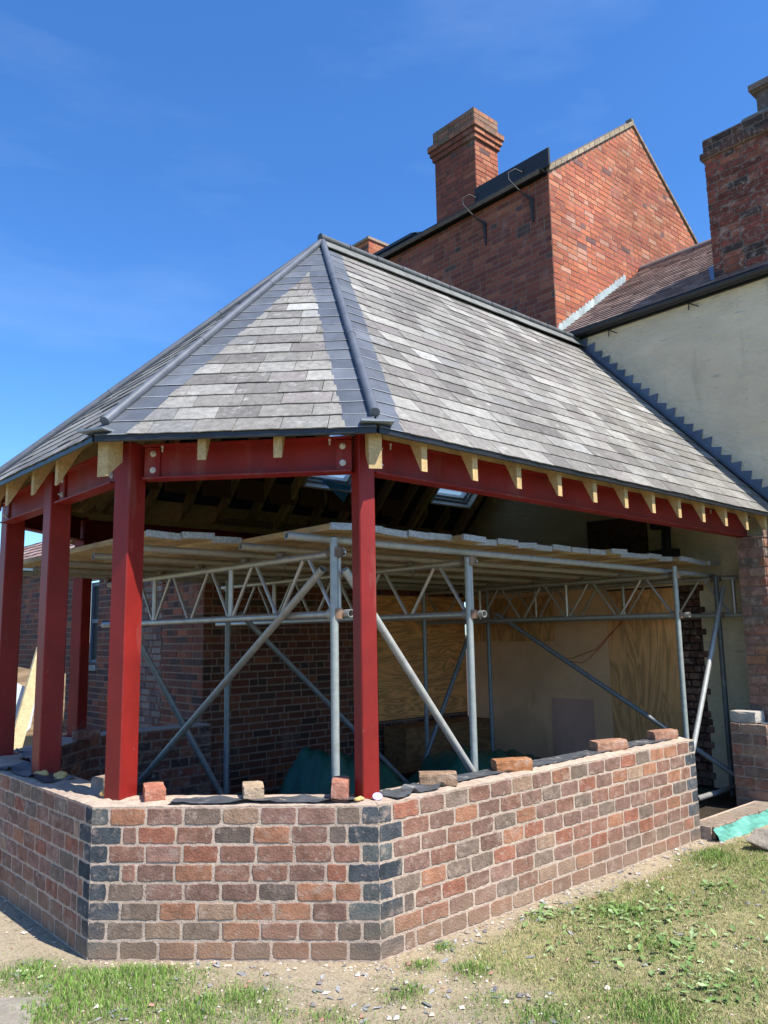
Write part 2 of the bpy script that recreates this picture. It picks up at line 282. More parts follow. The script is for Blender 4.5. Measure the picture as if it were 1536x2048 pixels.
def slating(mb,O,U,V,Nn,vmax,seg,pal,gauge=.15,wid=(.22,.30),th=.0055,rough=.003,edge=None):
    O,U,V,Nn=map(Vector,(O,U,V,Nn)); k=0; v=0
    while v<vmax-.01:
        vt=min(v+gauge+.03,vmax); a0,b0=seg(v); a1,b1=seg(min(v+gauge,vmax)); lo,hi=min(a0,a1),max(b0,b1)
        t=lo-random.uniform(0,.2) if wid[1]<5 else lo
        while t<hi:
            W=random.uniform(*wid); x0,x1=t,t+W; t=x1+.004
            p=[(max(x0,a0),v+jit(rough)),(min(x1,b0),v+jit(rough)),(min(x1,b1),vt),(max(x0,a1),vt)]
            if p[1][0]-p[0][0]<.004 and p[2][0]-p[3][0]<.004: continue
            if p[1][0]<p[0][0]: p[1]=p[0]=((p[0][0]+p[1][0])/2,v)
            if p[2][0]<p[3][0]: p[2]=p[3]=((p[2][0]+p[3][0])/2,vt)
            hb=th*1.9+jit(.002)+.001; ht=th*.6
            hs_=(hb,hb+jit(.0015),ht,ht)
            nn=5; bot=[]
            for i in range(nn+1):
                f=i/nn; bot.append((p[0][0]+(p[1][0]-p[0][0])*f,p[0][1]+(p[1][1]-p[0][1])*f+(jit(rough) if 0<i<nn else 0)))
            top=[O+U*x+V*y+Nn*hb for x,y in bot]+[O+U*p[2][0]+V*p[2][1]+Nn*ht,O+U*p[3][0]+V*p[3][1]+Nn*ht]
            low=[O+U*x+V*y+Nn*(hb-th) for x,y in bot]+[O+U*p[2][0]+V*p[2][1]-Nn*.002,O+U*p[3][0]+V*p[3][1]-Nn*.002]
            n=len(top)
            fs=[tuple(range(n)),tuple(range(n,2*n))[::-1]]+[(i+n,(i+1)%n+n,(i+1)%n,i) for i in range(n)]
            if U.cross(V).dot(Nn)<0: fs=[f[::-1] for f in fs]
            mb.add(top+low,fs,pick(pal))
            if edge: mb.add([top[0]+Nn*.0008,top[nn]+Nn*.0008,top[nn]+V*.005+Nn*.0006,top[0]+V*.005+Nn*.0006],[(0,1,2,3)] if U.cross(V).dot(Nn)>0 else [(3,2,1,0)],shade(edge,.25))
        v+=gauge;k+=1
PAL_SLATE=[((.182,.169,.150),6),((.212,.199,.176),6),((.25,.237,.213),4.5),((.143,.132,.118),4),((.185,.165,.152),1.5),((.30,.292,.27),.6),((.178,.172,.162),1.5)]
PAL_LEAD=[((.090,.100,.118),3),((.112,.122,.138),3),((.078,.088,.104),1)]
X,Y,Z=V3(1,0,0),V3(0,1,0),V3(0,0,1)
# ------------------------------------------------------------------ ground
W4,W3,W1,W5=V3(0,0,0),V3(-1.05,1.05,0),V3(-1.05,3.25,0),V3(0,4.3,0)     # outer corners of the low wall
HW=.735
rng=np.random.RandomState(3)
def vnoise(x,y,s,seed):
    r=np.random.RandomState(seed); g=r.rand(64,64)
    xs=np.asarray(x)/s+1000.37; ys=np.asarray(y)/s+1000.71; xi=np.floor(xs).astype(int); yi=np.floor(ys).astype(int); fx=xs-xi; fy=ys-yi
    fx=fx*fx*(3-2*fx); fy=fy*fy*(3-2*fy); q=lambda a,b: g[a%64,b%64]
    return (q(xi,yi)*(1-fx)+q(xi+1,yi)*fx)*(1-fy)+(q(xi,yi+1)*(1-fx)+q(xi+1,yi+1)*fx)*fy
def fbm(x,y,s,seed): return (vnoise(x,y,s,seed)*.5+vnoise(x,y,s/2.1,seed+1)*.3+vnoise(x,y,s/4.3,seed+2)*.2)
def wall_dist(x,y):      # distance outside the low wall's outer line
    return np.maximum.reduce([-y+0*x, (-(x+y))/math.sqrt(2), -(x+1.05)])
PATCH=[(-1.15,.55,.40,1.6),(-.75,.12,.22,1.0),(-.6,-.35,.2,.6),(-1.35,1.05,.20,1.1),(-.95,.15,.26,1.1),(-1.1,.85,.15,.9),(-.75,-.1,.2,.7),(-.19,-.36,.13,.9),(.10,-.20,.09,1.0),(.33,-.1,.07,1.3),(.2,-.42,.11,1.2),(.42,-1.2,.28,1.1),(.1,-.95,.25,.8),
 (2.85,-.32,.22,1.0),(2.9,-.7,.3,.8),(1.04,-.18,.12,.7),(1.4,-.47,.28,.8),(1.1,-.85,.22,.7),(.85,-1.28,.2,.6),(.0,-.7,.2,.6),(2.2,-.68,.22,.5),(.7,-.75,.2,.45),(-.45,-.75,.25,.7),(1.9,-.3,.12,.5)]
def green(x,y):
    g=np.zeros_like(x)
    for cx,cy,r,a in PATCH: g=np.maximum(g,a*np.exp(-((x-cx)**2+(y-cy)**2)/(r*r)))
    g=g*(.55+.9*fbm(x,y,.16,11))
    g=np.maximum(g,lawn(x,y)*np.clip(fbm(x,y,.28,13)*3.2-1.55,0,.8)*.7)
    d=wall_dist(x,y); g=g*np.clip((d-.02)/.08,0,1)
    return g
def lawn(x,y):           # dry turf of the right-hand lawn, bare by the wall
    side=np.clip((x-.12+ .25*(fbm(x,y,.3,21)-.5))/.2,0,1)
    d=-y-.10-.25*(fbm(x,y,.35,25)-.4); return side*np.clip(d/.12,0,1)
def hgt(x,y):
    d=wall_dist(x,y); near=np.clip(d/.25,0,1)
    out=np.clip(1-(np.abs(x)+np.abs(y))/14,0,1)
    return ((fbm(x,y,.5,31)-.5)*.05+(fbm(x,y,.09,35)-.5)*.018)*near*out-.004+.02*green(x,y)*near
gx=np.concatenate([[-300,-60,-20,-8,-4],np.arange(-3.0,6.01,.03),[7,9,14,30,80,300]]); gy=np.concatenate([[-300,-60,-20,-8,-4],np.arange(-3.0,4.51,.03),[6,9,14,30,80,300]])
GX,GY=np.meshgrid(gx,gy,indexing='ij'); GZ=hgt(GX,GY); inside=(wall_dist(GX,GY)<-.02); GZ=np.where(inside,-.012,GZ)
nx,ny=len(gx),len(gy); vs=np.stack([GX,GY,GZ],-1).reshape(-1,3)
idx=np.arange(nx*ny).reshape(nx,ny); fs=np.stack([idx[:-1,:-1],idx[1:,:-1],idx[1:,1:],idx[:-1,1:]],-1).reshape(-1,4)
me=bpy.data.meshes.new('ground'); me.from_pydata(vs.tolist(),[],fs.tolist())
gg=np.clip(green(GX,GY),0,1).ravel(); ll=lawn(GX,GY).ravel()
far=(np.abs(GX)+np.abs(GY)>9).ravel(); 
sand=np.array([.43,.345,.22]); dry=np.array([.30,.265,.135]); gr=np.array([.10,.13,.035]); gravel=np.array([.35,.30,.23])
n1=fbm(GX,GY,.25,41).ravel(); base=sand[None]*(1-n1[:,None]*.9)+gravel[None]*n1[:,None]*.9
ll2=np.clip(ll*1.0-.35*(fbm(GX,GY,.3,45).ravel()>.66),0,1)[:,None]; c=base*(1-ll2)+dry[None]*(.8+.4*n1[:,None])*ll2
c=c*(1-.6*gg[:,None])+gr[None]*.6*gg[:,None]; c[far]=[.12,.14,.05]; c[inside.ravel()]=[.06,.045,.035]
at=me.attributes.new('col','FLOAT_COLOR','POINT'); a4=np.ones((len(c),4),dtype=np.float32); a4[:,:3]=c; at.data.foreach_set('color',a4.ravel())
me.polygons.foreach_set('use_smooth',[True]*len(fs))
m_ground=mat('sandy_ground',None,.95,noise=(70,.38),bump=(110,1,.012),fleck=(.16,.12,.085,.75),fleck_scale=18,fleck_pos=.54,spec=.1)
me.materials.append(m_ground); go=bpy.data.objects.new('ground',me); sc.collection.objects.link(go); tag(go,kind='structure')
# grass blades
def blades(name,n,box,dens,hr,wr,cols,lab,seed,flat=0.5):
    r=np.random.RandomState(seed); x=r.uniform(box[0],box[1],n); y=r.uniform(box[2],box[3],n); p=dens(x,y); k=r.rand(n)<p; x=x[k];y=y[k];p=p[k]; m=len(x)
    z=hgt(x,y)-.004; th=r.uniform(0,2*np.pi,m); lean=r.uniform(.1,1,m)*flat; ld=r.uniform(0,2*np.pi,m)
    h=r.uniform(hr[0],hr[1],m)*(.55+.6*np.clip(p,0,1)); wd=r.uniform(wr[0],wr[1],m)
    B=np.stack([x,y,z],1); D=np.stack([np.cos(th),np.sin(th),0*th],1)*wd[:,None]; Lx=np.stack([np.cos(ld),np.sin(ld),0*ld],1)*(lean*h)[:,None]
    up=np.stack([0*h,0*h,h],1); cs=np.sqrt(np.clip(1-lean**2*.6,.1,1))[:,None]
    m1=B+Lx*.3+up*.55*cs; tp=B+Lx+up*cs
    v=np.stack([B-D,B+D,m1+D*.8,m1-D*.8,tp],1).reshape(-1,3); i=np.arange(m)*5
    f=[];
    for q in i.tolist(): f.append((q,q+1,q+2,q+3)); f.append((q+3,q+2,q+4))
    me=bpy.data.meshes.new(name); me.from_pydata(v.tolist(),[],f)
    cc=np.array([c_[0] for c_ in cols]); wv=np.array([c_[1] for c_ in cols],float); ci=r.choice(len(cols),m,p=wv/wv.sum()); c=cc[ci]*r.uniform(.7,1.3,(m,1))
    a=np.ones((2*m,4),dtype=np.float32); a[:,:3]=np.repeat(c,2,0); at=me.attributes.new('col','FLOAT_COLOR','FACE'); at.data.foreach_set('color',a.ravel()); me.materials.append(m_grass)
    o=bpy.data.objects.new(name,me); sc.collection.objects.link(o); return tag(o,lab,'grass',kind='stuff')
G1=[((.15,.27,.045),5),((.19,.32,.06),4),((.26,.35,.10),2),((.09,.18,.03),2.5),((.38,.34,.16),.8)]
G2=[((.44,.38,.19),5),((.33,.32,.13),4),((.22,.29,.08),4),((.50,.43,.26),2),((.16,.24,.06),2.5)]
BOX=(-2.1,4.2,-2.1,2.0)
blades('green_grass',330000,BOX,lambda x,y:np.clip(green(x,y)**1.5*1.1,0,1),(.012,.042),(.0012,.0026),G1,'bright green tufts of grass growing in clumps along the foot of the photograph and the lawn',5,.75)
blades('dry_grass',420000,BOX,lambda x,y:np.clip(lawn(x,y)*(.35+.9*fbm(x,y,.2,51)),0,1),(.008,.026),(.0011,.0024),G2,'short straw coloured dry turf spread over the right lawn',6,1.2)
# weeds: flat rosettes of broad leaves
wb=MB()
rr=random.Random(5)
for cx,cy,n,s in ((1.04,-.16,26,.13),(1.35,-.42,110,.30),(1.6,-.62,40,.22),(1.12,-.86,90,.26),(.87,-1.25,80,.2),(2.2,-.66,24,.12),(1.85,-.62,26,.2),(1.45,-1.0,40,.3),(-1.33,1.0,8,.05),(-.84,.22,5,.04),(.75,-.6,26,.3),(2.5,-.45,18,.2)):
    for i in range(n):
        x=cx+rr.gauss(0,s*.55); y=cy+rr.gauss(0,s*.55); z=float(hgt(np.array([x]),np.array([y]))[0])+rr.uniform(.004,.02); a=rr.uniform(0,6.28); L=rr.uniform(.018,.05); w_=L*rr.uniform(.25,.42)
        d=V3(math.cos(a),math.sin(a),rr.uniform(-.1,.5)); s_=V3(-math.sin(a),math.cos(a),rr.uniform(-.2,.2)); o=V3(x,y,z)
        P=[o,o+d*L*.3+s_*w_*.7,o+d*L*.5+s_*w_*.55,o+d*L*.7+s_*w_,o+d*L*1.1,o+d*L*.7-s_*w_,o+d*L*.5-s_*w_*.55,o+d*L*.3-s_*w_*.7]
        mid=o+d*L*.55-V3(0,0,.003); c=shade(rr.choice([(.13,.22,.06),(.20,.30,.11),(.27,.36,.17),(.10,.17,.05)]),.2)
        wb.add(P+[mid],[(k,(k+1)%8,8) for k in range(8)],c)
tag(wb.build('weeds',m_grass),'flat broad leaved weeds spreading over the dry lawn on the right','weeds',kind='stuff')
# stone chips, broken slate
cb=MB()
for i in range(4600):
    if i<2800: x=rr.uniform(-1.7,.3); y=-x+rr.uniform(-1.5,-.03) if rr.random()<.8 else rr.uniform(-.4,2.2)
    else: x=rr.uniform(-.2,3.8); y=-abs(rr.gauss(0,.14))-.01 if rr.random()<.6 else rr.uniform(-1.5,-.05)
    ax,ay=np.array([x]),np.array([y])
    if wall_dist(ax,ay)[0]<.012: continue
    z=float(hgt(ax,ay)[0]); s=rr.choice([.0025,.0035,.005,.003,.004,.006,.009]) if rr.random()<.97 else .018
    if rr.random()<.06: # slate sliver
        L=rr.uniform(.008,.032); a=rr.uniform(0,6.28); d=V3(math.cos(a),math.sin(a),rr.uniform(-.3,.3)); t=V3(-d.y,d.x,rr.uniform(-.3,.3)); nn=d.cross(t).normalized()*.0018
        o=V3(x,y,z+.004); P=[o-d*L,o-d*L*.3+t*L*.4,o+d*L*.8+t*L*.25,o+d*L,o-t*L*.35]
        cb.prism(P,nn,shade(rr.choice([(.16,.165,.175),(.21,.215,.22),(.30,.30,.30)]),.2)); continue
    o=V3(x,y,z+s*.3); A=[V3(rr.uniform(.6,1.2)*s,0,rr.uniform(-.2,.2)*s),V3(rr.uniform(-.3,.3)*s,rr.uniform(.6,1.2)*s,0)]
    P=[o+A[0],o+A[1],o-A[0],o-A[1]*rr.uniform(.6,1.1),o+Z*s*rr.uniform(.4,.8),o-Z*s*.5]
    cb.add(P,[(0,1,4),(1,2,4),(2,3,4),(3,0,4),(1,0,5),(2,1,5),(3,2,5),(0,3,5)],shade(rr.choice([(.42,.34,.26),(.50,.44,.36),(.30,.25,.20),(.22,.20,.20),(.55,.50,.44),(.36,.20,.15)]),.2))
for i in range(120):
    t_=rr.random(); A_,B_=rr.choice([(W3,W4),(W4,V3(3.28,0,0)),(W1,W3)]); o=A_.lerp(B_,t_); u_=(B_-A_).normalized(); nn_2=u_.cross(Z); o=o+nn_2*abs(rr.gauss(.03,.05)); z=float(hgt(np.array([o.x]),np.array([o.y]))[0]); s=rr.uniform(.006,.016); o.z=z+s*.2
    P=[o+V3(math.cos(a)*s*rr.uniform(.7,1.2),math.sin(a)*s*rr.uniform(.7,1.2),0) for a in (0,1.26,2.5,3.8,5.0)]+[o+Z*s*rr.uniform(.35,.6)]
    cb.add(P,[(k,(k+1)%5,5) for k in range(5)],shade((.42,.34,.26),.2))
tag(cb.build('gravel',m_chips),'small stones and slate slivers strewn over the sandy ground by the low wall','gravel',kind='stuff')
# ------------------------------------------------------------------ low brick wall
lw=thing('low_brick_wall',(0,0,0),'knee high bay wall of mixed reclaimed bricks with blue grey corner bricks','wall')
TH=.29; CRS=HW/8.0
def wall_face(name,A,B,corner,fancy=True,h=HW,nrm=None,bond='mix',pal=None):
    A,B=Vector(A),Vector(B); U=(B-A).normalized(); Nn=U.cross(Z) if nrm is None else Vector(nrm); L=(B-A).length
    mb=MB(); masonry(mb,A+Nn*.0,U,Z,Nn,h,CRS,lambda z,a,b:[(0,L)],pal or PAL_NEW,blen=.196,joint=.0135,fancy=fancy,proud=.0028,bev=.005,corner=corner,bond='stretch',z0=0)
    return mb.build(name,m_brick,lw)
WE=V3(3.28,0,0)
off=lambda P:P
wall_face('brick_face',V3(0.0,0,0),WE,(True,True))
wall_face('brick_face',W3,W4,(True,True))
wall_face('brick_face',W1,W3,(False,True))
wall_face('brick_face',WE,WE+Y*TH,(True,False))
# inner line
I4,I3,I1,I5=V3(.12,TH,0),V3(-1.05+TH,1.17,0),V3(-1.05+TH,3.13,0),V3(.12,4.3-TH,0)
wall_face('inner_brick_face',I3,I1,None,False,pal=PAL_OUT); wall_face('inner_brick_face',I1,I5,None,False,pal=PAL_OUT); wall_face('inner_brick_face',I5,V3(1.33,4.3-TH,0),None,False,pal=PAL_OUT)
core=MB(); icore=MB()
outer=[WE,W4,W3,W1,W5,V3(1.33,4.3,0)]; inner=[V3(3.28,TH,0),I4,I3,I1,I5,V3(1.33,4.3-TH,0)]
for i in range(5):
    a,b,c_,d_=outer[i],outer[i+1],inner[i+1],inner[i]
    # subdivided top for a rough mortar bed
    n=max(3,int((b-a).length/.05)); m=5; g=[]
    for s in range(n+1):
        for t in range(m+1):
            o=a.lerp(b,s/n).lerp(d_.lerp(c_,s/n),t/m); edge=(t in(0,m)); o.z=HW+.002+(random.uniform(0,.014) if not edge else jit(.002)); g.append(o)
    core.add(g,[(s*(m+1)+t,s*(m+1)+t+1,(s+1)*(m+1)+t+1,(s+1)*(m+1)+t) for s in range(n) for t in range(m)])
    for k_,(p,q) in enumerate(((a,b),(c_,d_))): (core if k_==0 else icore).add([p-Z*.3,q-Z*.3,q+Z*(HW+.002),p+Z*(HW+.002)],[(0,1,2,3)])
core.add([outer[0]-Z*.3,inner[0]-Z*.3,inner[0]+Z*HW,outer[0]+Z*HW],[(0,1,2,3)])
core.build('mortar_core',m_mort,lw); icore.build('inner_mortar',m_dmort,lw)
# ------------------------------------------------------------------ loose bricks on the wall
def loose(P,ang,col,label,group='loose bricks weighing down the felt on the low wall',size=(.107,.055,.035)):
    mb=MB(); a,b_,c_=size
    # chipped edges: subdivided box with jitter
    import bmesh
    bm=bmesh.new(); bmesh.ops.create_cube(bm,size=2)
    bmesh.ops.subdivide_edges(bm,edges=bm.edges,cuts=4,use_grid_fill=True)
    rl=random.Random(int(P[0]*1000)); 
    for v in bm.verts:
        e=sum(1 for q in v.co if abs(q)>.95); j=.0 if e<1 else (.012 if e==1 else .05 if e==2 else .09)
        v.co=Vector((v.co.x*(1-rl.uniform(0,j)),v.co.y*(1-rl.uniform(0,j)*1.6),v.co.z*(1-rl.uniform(0,j)*1.6)))
        v.co=Vector((v.co.x*a,v.co.y*b_,v.co.z*c_))
    bm.faces.ensure_lookup_table(); bm.verts.index_update()
    mb.add([v.co.copy() for v in bm.verts],[tuple(v.index for v in f.verts) for f in bm.faces],col); bm.free()
    o=mb.build('loose_brick',m_brick); o.location=(P[0],P[1],P[2]+c_+.004); o.rotation_euler=(jit(.02),jit(.02),R(ang)); return tag(o,label,'brick',group)
loose((-.735,1.00,HW),68,(.42,.17,.11),'pinkish red loose brick lying end on beside the foot of the bright sunlit left post')
loose((-.345,.63,HW),60,(.44,.33,.22),'pale buff mortar stained loose brick midway along the front face of the low wall')
loose((-.03,.27,HW),48,(.44,.20,.14),'pink brick standing end on just left of the red post at the right front corner',size=(.105,.045,.05))
loose((.56,.125,HW+.006),-42,(.30,.20,.13),'broken brown and orange loose brick nearest the corner on the right side wall')
loose((1.22,.13,HW+.006),-30,(.36,.16,.075),'orange brown loose brick second from the corner on the right side wall',size=(.12,.055,.035))
loose((2.33,.15,HW+.006),-22,(.36,.20,.13),'long reddish loose brick third from the corner on the right side wall',size=(.13,.055,.036))
loose((3.08,.15,HW+.006),-18,(.34,.18,.12),'dark sided loose brick at the far end of the right side wall',size=(.12,.05,.036))
loose((-.80,1.50,HW),30,(.34,.26,.2),'half hidden grey brick on the wall behind the bright sunlit left post',size=(.06,.05,.035))
loose((.02,3.86,HW),10,(.26,.11,.08),'dark red brick in front of the rearmost red post',size=(.11,.05,.04))
# damp proof strips
def strip(pts,wid,label,up=0.012,cross=None,seed=1):
    mb=MB(); rl=random.Random(seed); pts=[Vector(p) for p in pts]; n=24; m=6; g=[]
    tot=len(pts)-1
    for s in range(n+1):
        f=s/n*tot; i=min(int(f),tot-1); c=pts[i].lerp(pts[i+1],f-i); d=(pts[i+1]-pts[i]).normalized(); sd_=Vector((-d.y,d.x,0))
        wob=math.sin(s*.5+seed)*.008
        for t in range(m+1):
            q=c+sd_*(wid*(t/m-.5)+wob); q.z=HW+.014+up*max(0,math.sin(s*.55+t*.5+seed)+.45*math.sin(s*1.7+seed*2+t))*(.15+abs(t/m-.5)*1.1)*.6+rl.uniform(0,.0035); g.append(q)
    fs=[(s*(m+1)+t,(s+1)*(m+1)+t,(s+1)*(m+1)+t+1,s*(m+1)+t+1) for s in range(n) for t in range(m)]
    mb.add(g,fs,(1,1,1),True); mb.add([q-Z*.003 for q in g],[f[::-1] for f in fs],(1,1,1),True)
    o=mb.build('felt_strip',m_felt); return tag(o,label,'felt strip','felt strips laid along the low wall')
strip([(-.72,.83,0),(-.02,.15,0)],.12,'wrinkled black felt strip along the front face of the low wall between two posts',.03,seed=2)
strip([(.14,.10,0),(.62,.13,0)],.16,'curled felt strip end just right of the post at the right front corner',.045,seed=4)
strip([(.60,.16,0),(1.9,.17,0),(3.2,.17,0)],.15,'long flat grey felt strip running along the right side wall',.008,seed=6)
strip([(-.9,1.9,0),(-.93,2.75,0)],.20,'dark blue felt strip crumpled on the end wall left of the posts',.05,seed=8)
strip([(-.72,2.75,0),(-.55,3.6,0)],.16,'dark felt strip on the rear left bend of the low wall',.03,seed=9)
# foam and litter
def blob(P,r,label,seed,name='foam_lump'):
    import bmesh
    bm=bmesh.new(); bmesh.ops.create_icosphere(bm,subdivisions=3,radius=1); rl=random.Random(seed); cs=[Vector((rl.uniform(-1,1),rl.uniform(-1,1),rl.uniform(-.3,1))) for _ in range(7)]
    for v in bm.verts:
        k=.6+.5*max(math.exp(-((v.co-c).length**2)*2.2) for c in cs); v.co=Vector((v.co.x*r[0]*k,v.co.y*r[1]*k,max(v.co.z,-.4)*r[2]*k))
    mb=MB(); bm.verts.index_update(); mb.add([v.co.copy() for v in bm.verts],[tuple(v.index for v in f.verts) for f in bm.faces],(1,1,1),True); bm.free()
    o=mb.build(name,m_foam); o.location=P; return tag(o,label,'foam','blobs of yellow foam round the post feet')
blob((-.93,2.16,HW+.02),(.05,.045,.035),'cream foam lump spread round the foot of the middle left post',1)
blob((-.87,2.0,HW+.02),(.05,.04,.038),'cream foam lump right of the foot of the middle left post',2)
blob((-.90,1.22,HW+.025),(.045,.035,.03),'cream foam lump at the left of the bright sunlit post foot',3)
blob((-.03,.12,HW+.02),(.035,.02,.018),'small yellow foam crumb at the foot of the right front corner post',4)
mb=MB(); mb.poly([(0,0,0),(0,0,.005)],[.026,.026],20,(.46,.36,.62)); mb.poly([(0,0,.005),(0,0,.009)],[.018,.016],20,(.62,.58,.72)); 
lid=mb.build('plastic_lid',m_white); lid.location=(.055,.07,HW+.026); lid.rotation_euler=(R(28),R(-20),0); tag(lid,'lilac white plastic cup lid at the foot of the right front corner post','lid')
# ------------------------------------------------------------------ red steel frame
ZB0,ZB1=2.49,2.69
sf=thing('steel_frame',(0,0,0),'dark red painted steel posts and beams carrying the slate roof','steel frame')
posts={'p4':((.07,.17),.10,257.8),'p3':((-.854,1.155),.125,288),'p2':((-.87,2.26),.14,270),'p1':((-.80,3.42),.14,270),'p5':((.045,4.14),.12,294)}
for k,((x,y),s,a) in posts.items():
    mb=MB(); d=V3(math.cos(R(a)),math.sin(R(a)),0); t=V3(-d.y,d.x,0); z0=HW-.02; z1=ZB1+.02
    mb.bevbox((x,y,(z0+z1)/2),d*s/2,t*s/2,Z*((z1-z0)/2),.006); mb.build('post',m_redp,sf)
    mb=MB(); mb.bevbox((x,y,HW+.012),d*(s/2+.03),t*(s/2+.03),Z*.006,.002); mb.build('base_plate',m_redp,sf) if k in('p1','p5') else None
def ibeam(A,B,fw=.10,t=.010,plates=(True,True),side=1,studs=(),dz=0):
    A,B=Vector((*A,0)),Vector((*B,dz)); u=(B-A).normalized(); s=Vector((-u.y,u.x,0)).normalized(); c=(A+B)/2; h=(B-A).length/2
    mb=MB(); mb.box(c+Z*(ZB0+t/2),u*h,s*fw/2,Z*t/2); mb.box(c+Z*(ZB1-t/2),u*h,s*fw/2,Z*t/2); mb.box(c+Z*((ZB0+ZB1)/2),u*h,s*.005,Z*((ZB1-ZB0)/2-t))
    bo=mb.build('beam',m_redp,sf)
    for e,(P,sg) in enumerate(((A,1),(B,-1))):
        if not plates[e]: continue
        pl=MB(); pc=P+u*sg*.045+s*side*.013; pl.box(pc+Z*((ZB0+ZB1)/2),u*.045,s*.006,Z*((ZB1-ZB0)/2-t-.004)); po=pl.build('end_plate',m_redp,sf)
        for zz in(ZB0+.055,ZB1-.05):
            b=MB(); c0=P+u*sg*.05+s*side*.019+Z*zz
            b.poly([c0,c0+s*side*.009],[.013,.013],6,(.6,.6,.62)); b.poly([c0+s*side*.009,c0+s*side*.024],[.006,.005],10,(.65,.65,.66)); b.poly([c0,c0+s*side*.002],.018,14,(.55,.55,.57)); b.build('bolt',m_galv,po)
    for q in studs:
        b=MB(); c0=A+u*q+s*side*.035+Z*(ZB1-t); b.tube(c0-Z*.035,c0,.005,8,(.6,.6,.62)); b.tube(c0-Z*.010,c0,.009,6,(.6,.6,.62)); b.build('stud',m_galv,bo)
pp={k:Vector(v[0]) for k,v in posts.items()}
def inset(a,b,da,db):
    a,b=Vector(a),Vector(b); d=(b-a).normalized(); return a+d*da,b-d*db
a,b=inset((-.86,1.13),(.05,.13),.085,.07); ibeam(a,b,side=-1,studs=(.11,(b-a).length-.12))
a,b=inset((.09,.155),(4.55,.155),.03,0); ibeam(a,V3(4.9,.155,0).to_2d(),side=-1,studs=(.12,4.0,2.2),plates=(True,False),dz=-.045)
a,b=inset((-.885,2.2),(-.885,1.2),.055,.05); ibeam(a,b,side=-1,studs=(.1,))
a,b=inset((-.885,3.36),(-.885,2.2),.06,.055); ibeam(a,b,side=-1,studs=(.1,))
a,b=inset(pp['p1'],pp['p5'],.09,.08); ibeam(a,b,side=-1,plates=(False,False))
a,b=inset(pp['p5'],(5.2,4.13),.07,0); ibeam(a,b,side=1,plates=(False,False))
# ------------------------------------------------------------------ slate roof
ZE=2.71; L_=5.28
K4,K3,K1,K5=V3(-.028,-.066,ZE),V3(-1.115,1.022,ZE),V3(-1.115,3.278,ZE),V3(-.028,4.366,ZE)
KR,KL=V3(L_,-.066,ZE-.04),V3(L_,4.366,ZE); AP=V3(1.32,2.15,5.07); RE=V3(L_,2.15,5.07)
rf=thing('slate_roof',(0,0,2.7),'new grey slate bay roof with lead hips and exposed rafter tails','roof')
def facet(A,B,C,D=None):
    """eave A->B, top C (->D): returns O,U,V,N,vmax,seg"""
    U=(B-A).normalized(); n=U.cross(C-A).normalized(); 
    if n.z<0:n=-n
    Vv=n.cross(U); 
    if Vv.z<0: Vv=-Vv
    vm=(C-A).dot(Vv); L=(B-A).length; ca=(C-A).dot(U); da=(D-A).dot(U) if D is not None else ca
    return A,U,Vv,n,vm,(lambda v:(ca*v/vm, L+(da-L)*v/vm))
def lim(fs,wl,wr):
    def g(v):
        a,b=fs(v); a+=wl;b-=wr
        if b<a: a=b=(a+b)/2
        return a,b
    return g
FA={'front':facet(K3,K4,AP),'right':facet(K4,KR,AP,RE),'end':facet(K1,K3,AP),'rearchamfer':facet(K5,K1,AP),'rear':facet(KL,K5,RE,AP)}
HWD={'front':(.175,.165),'right':(.17,.0),'end':(.13,.13),'rearchamfer':(.15,.15),'rear':(0,.15)}
holes=[(2.25,2.98),(4.20,4.95)]; HV=(.78,1.50)
def width_at(side,v,vm,k): # hip lead is of even width across the slope: widen along the eave direction
    return k
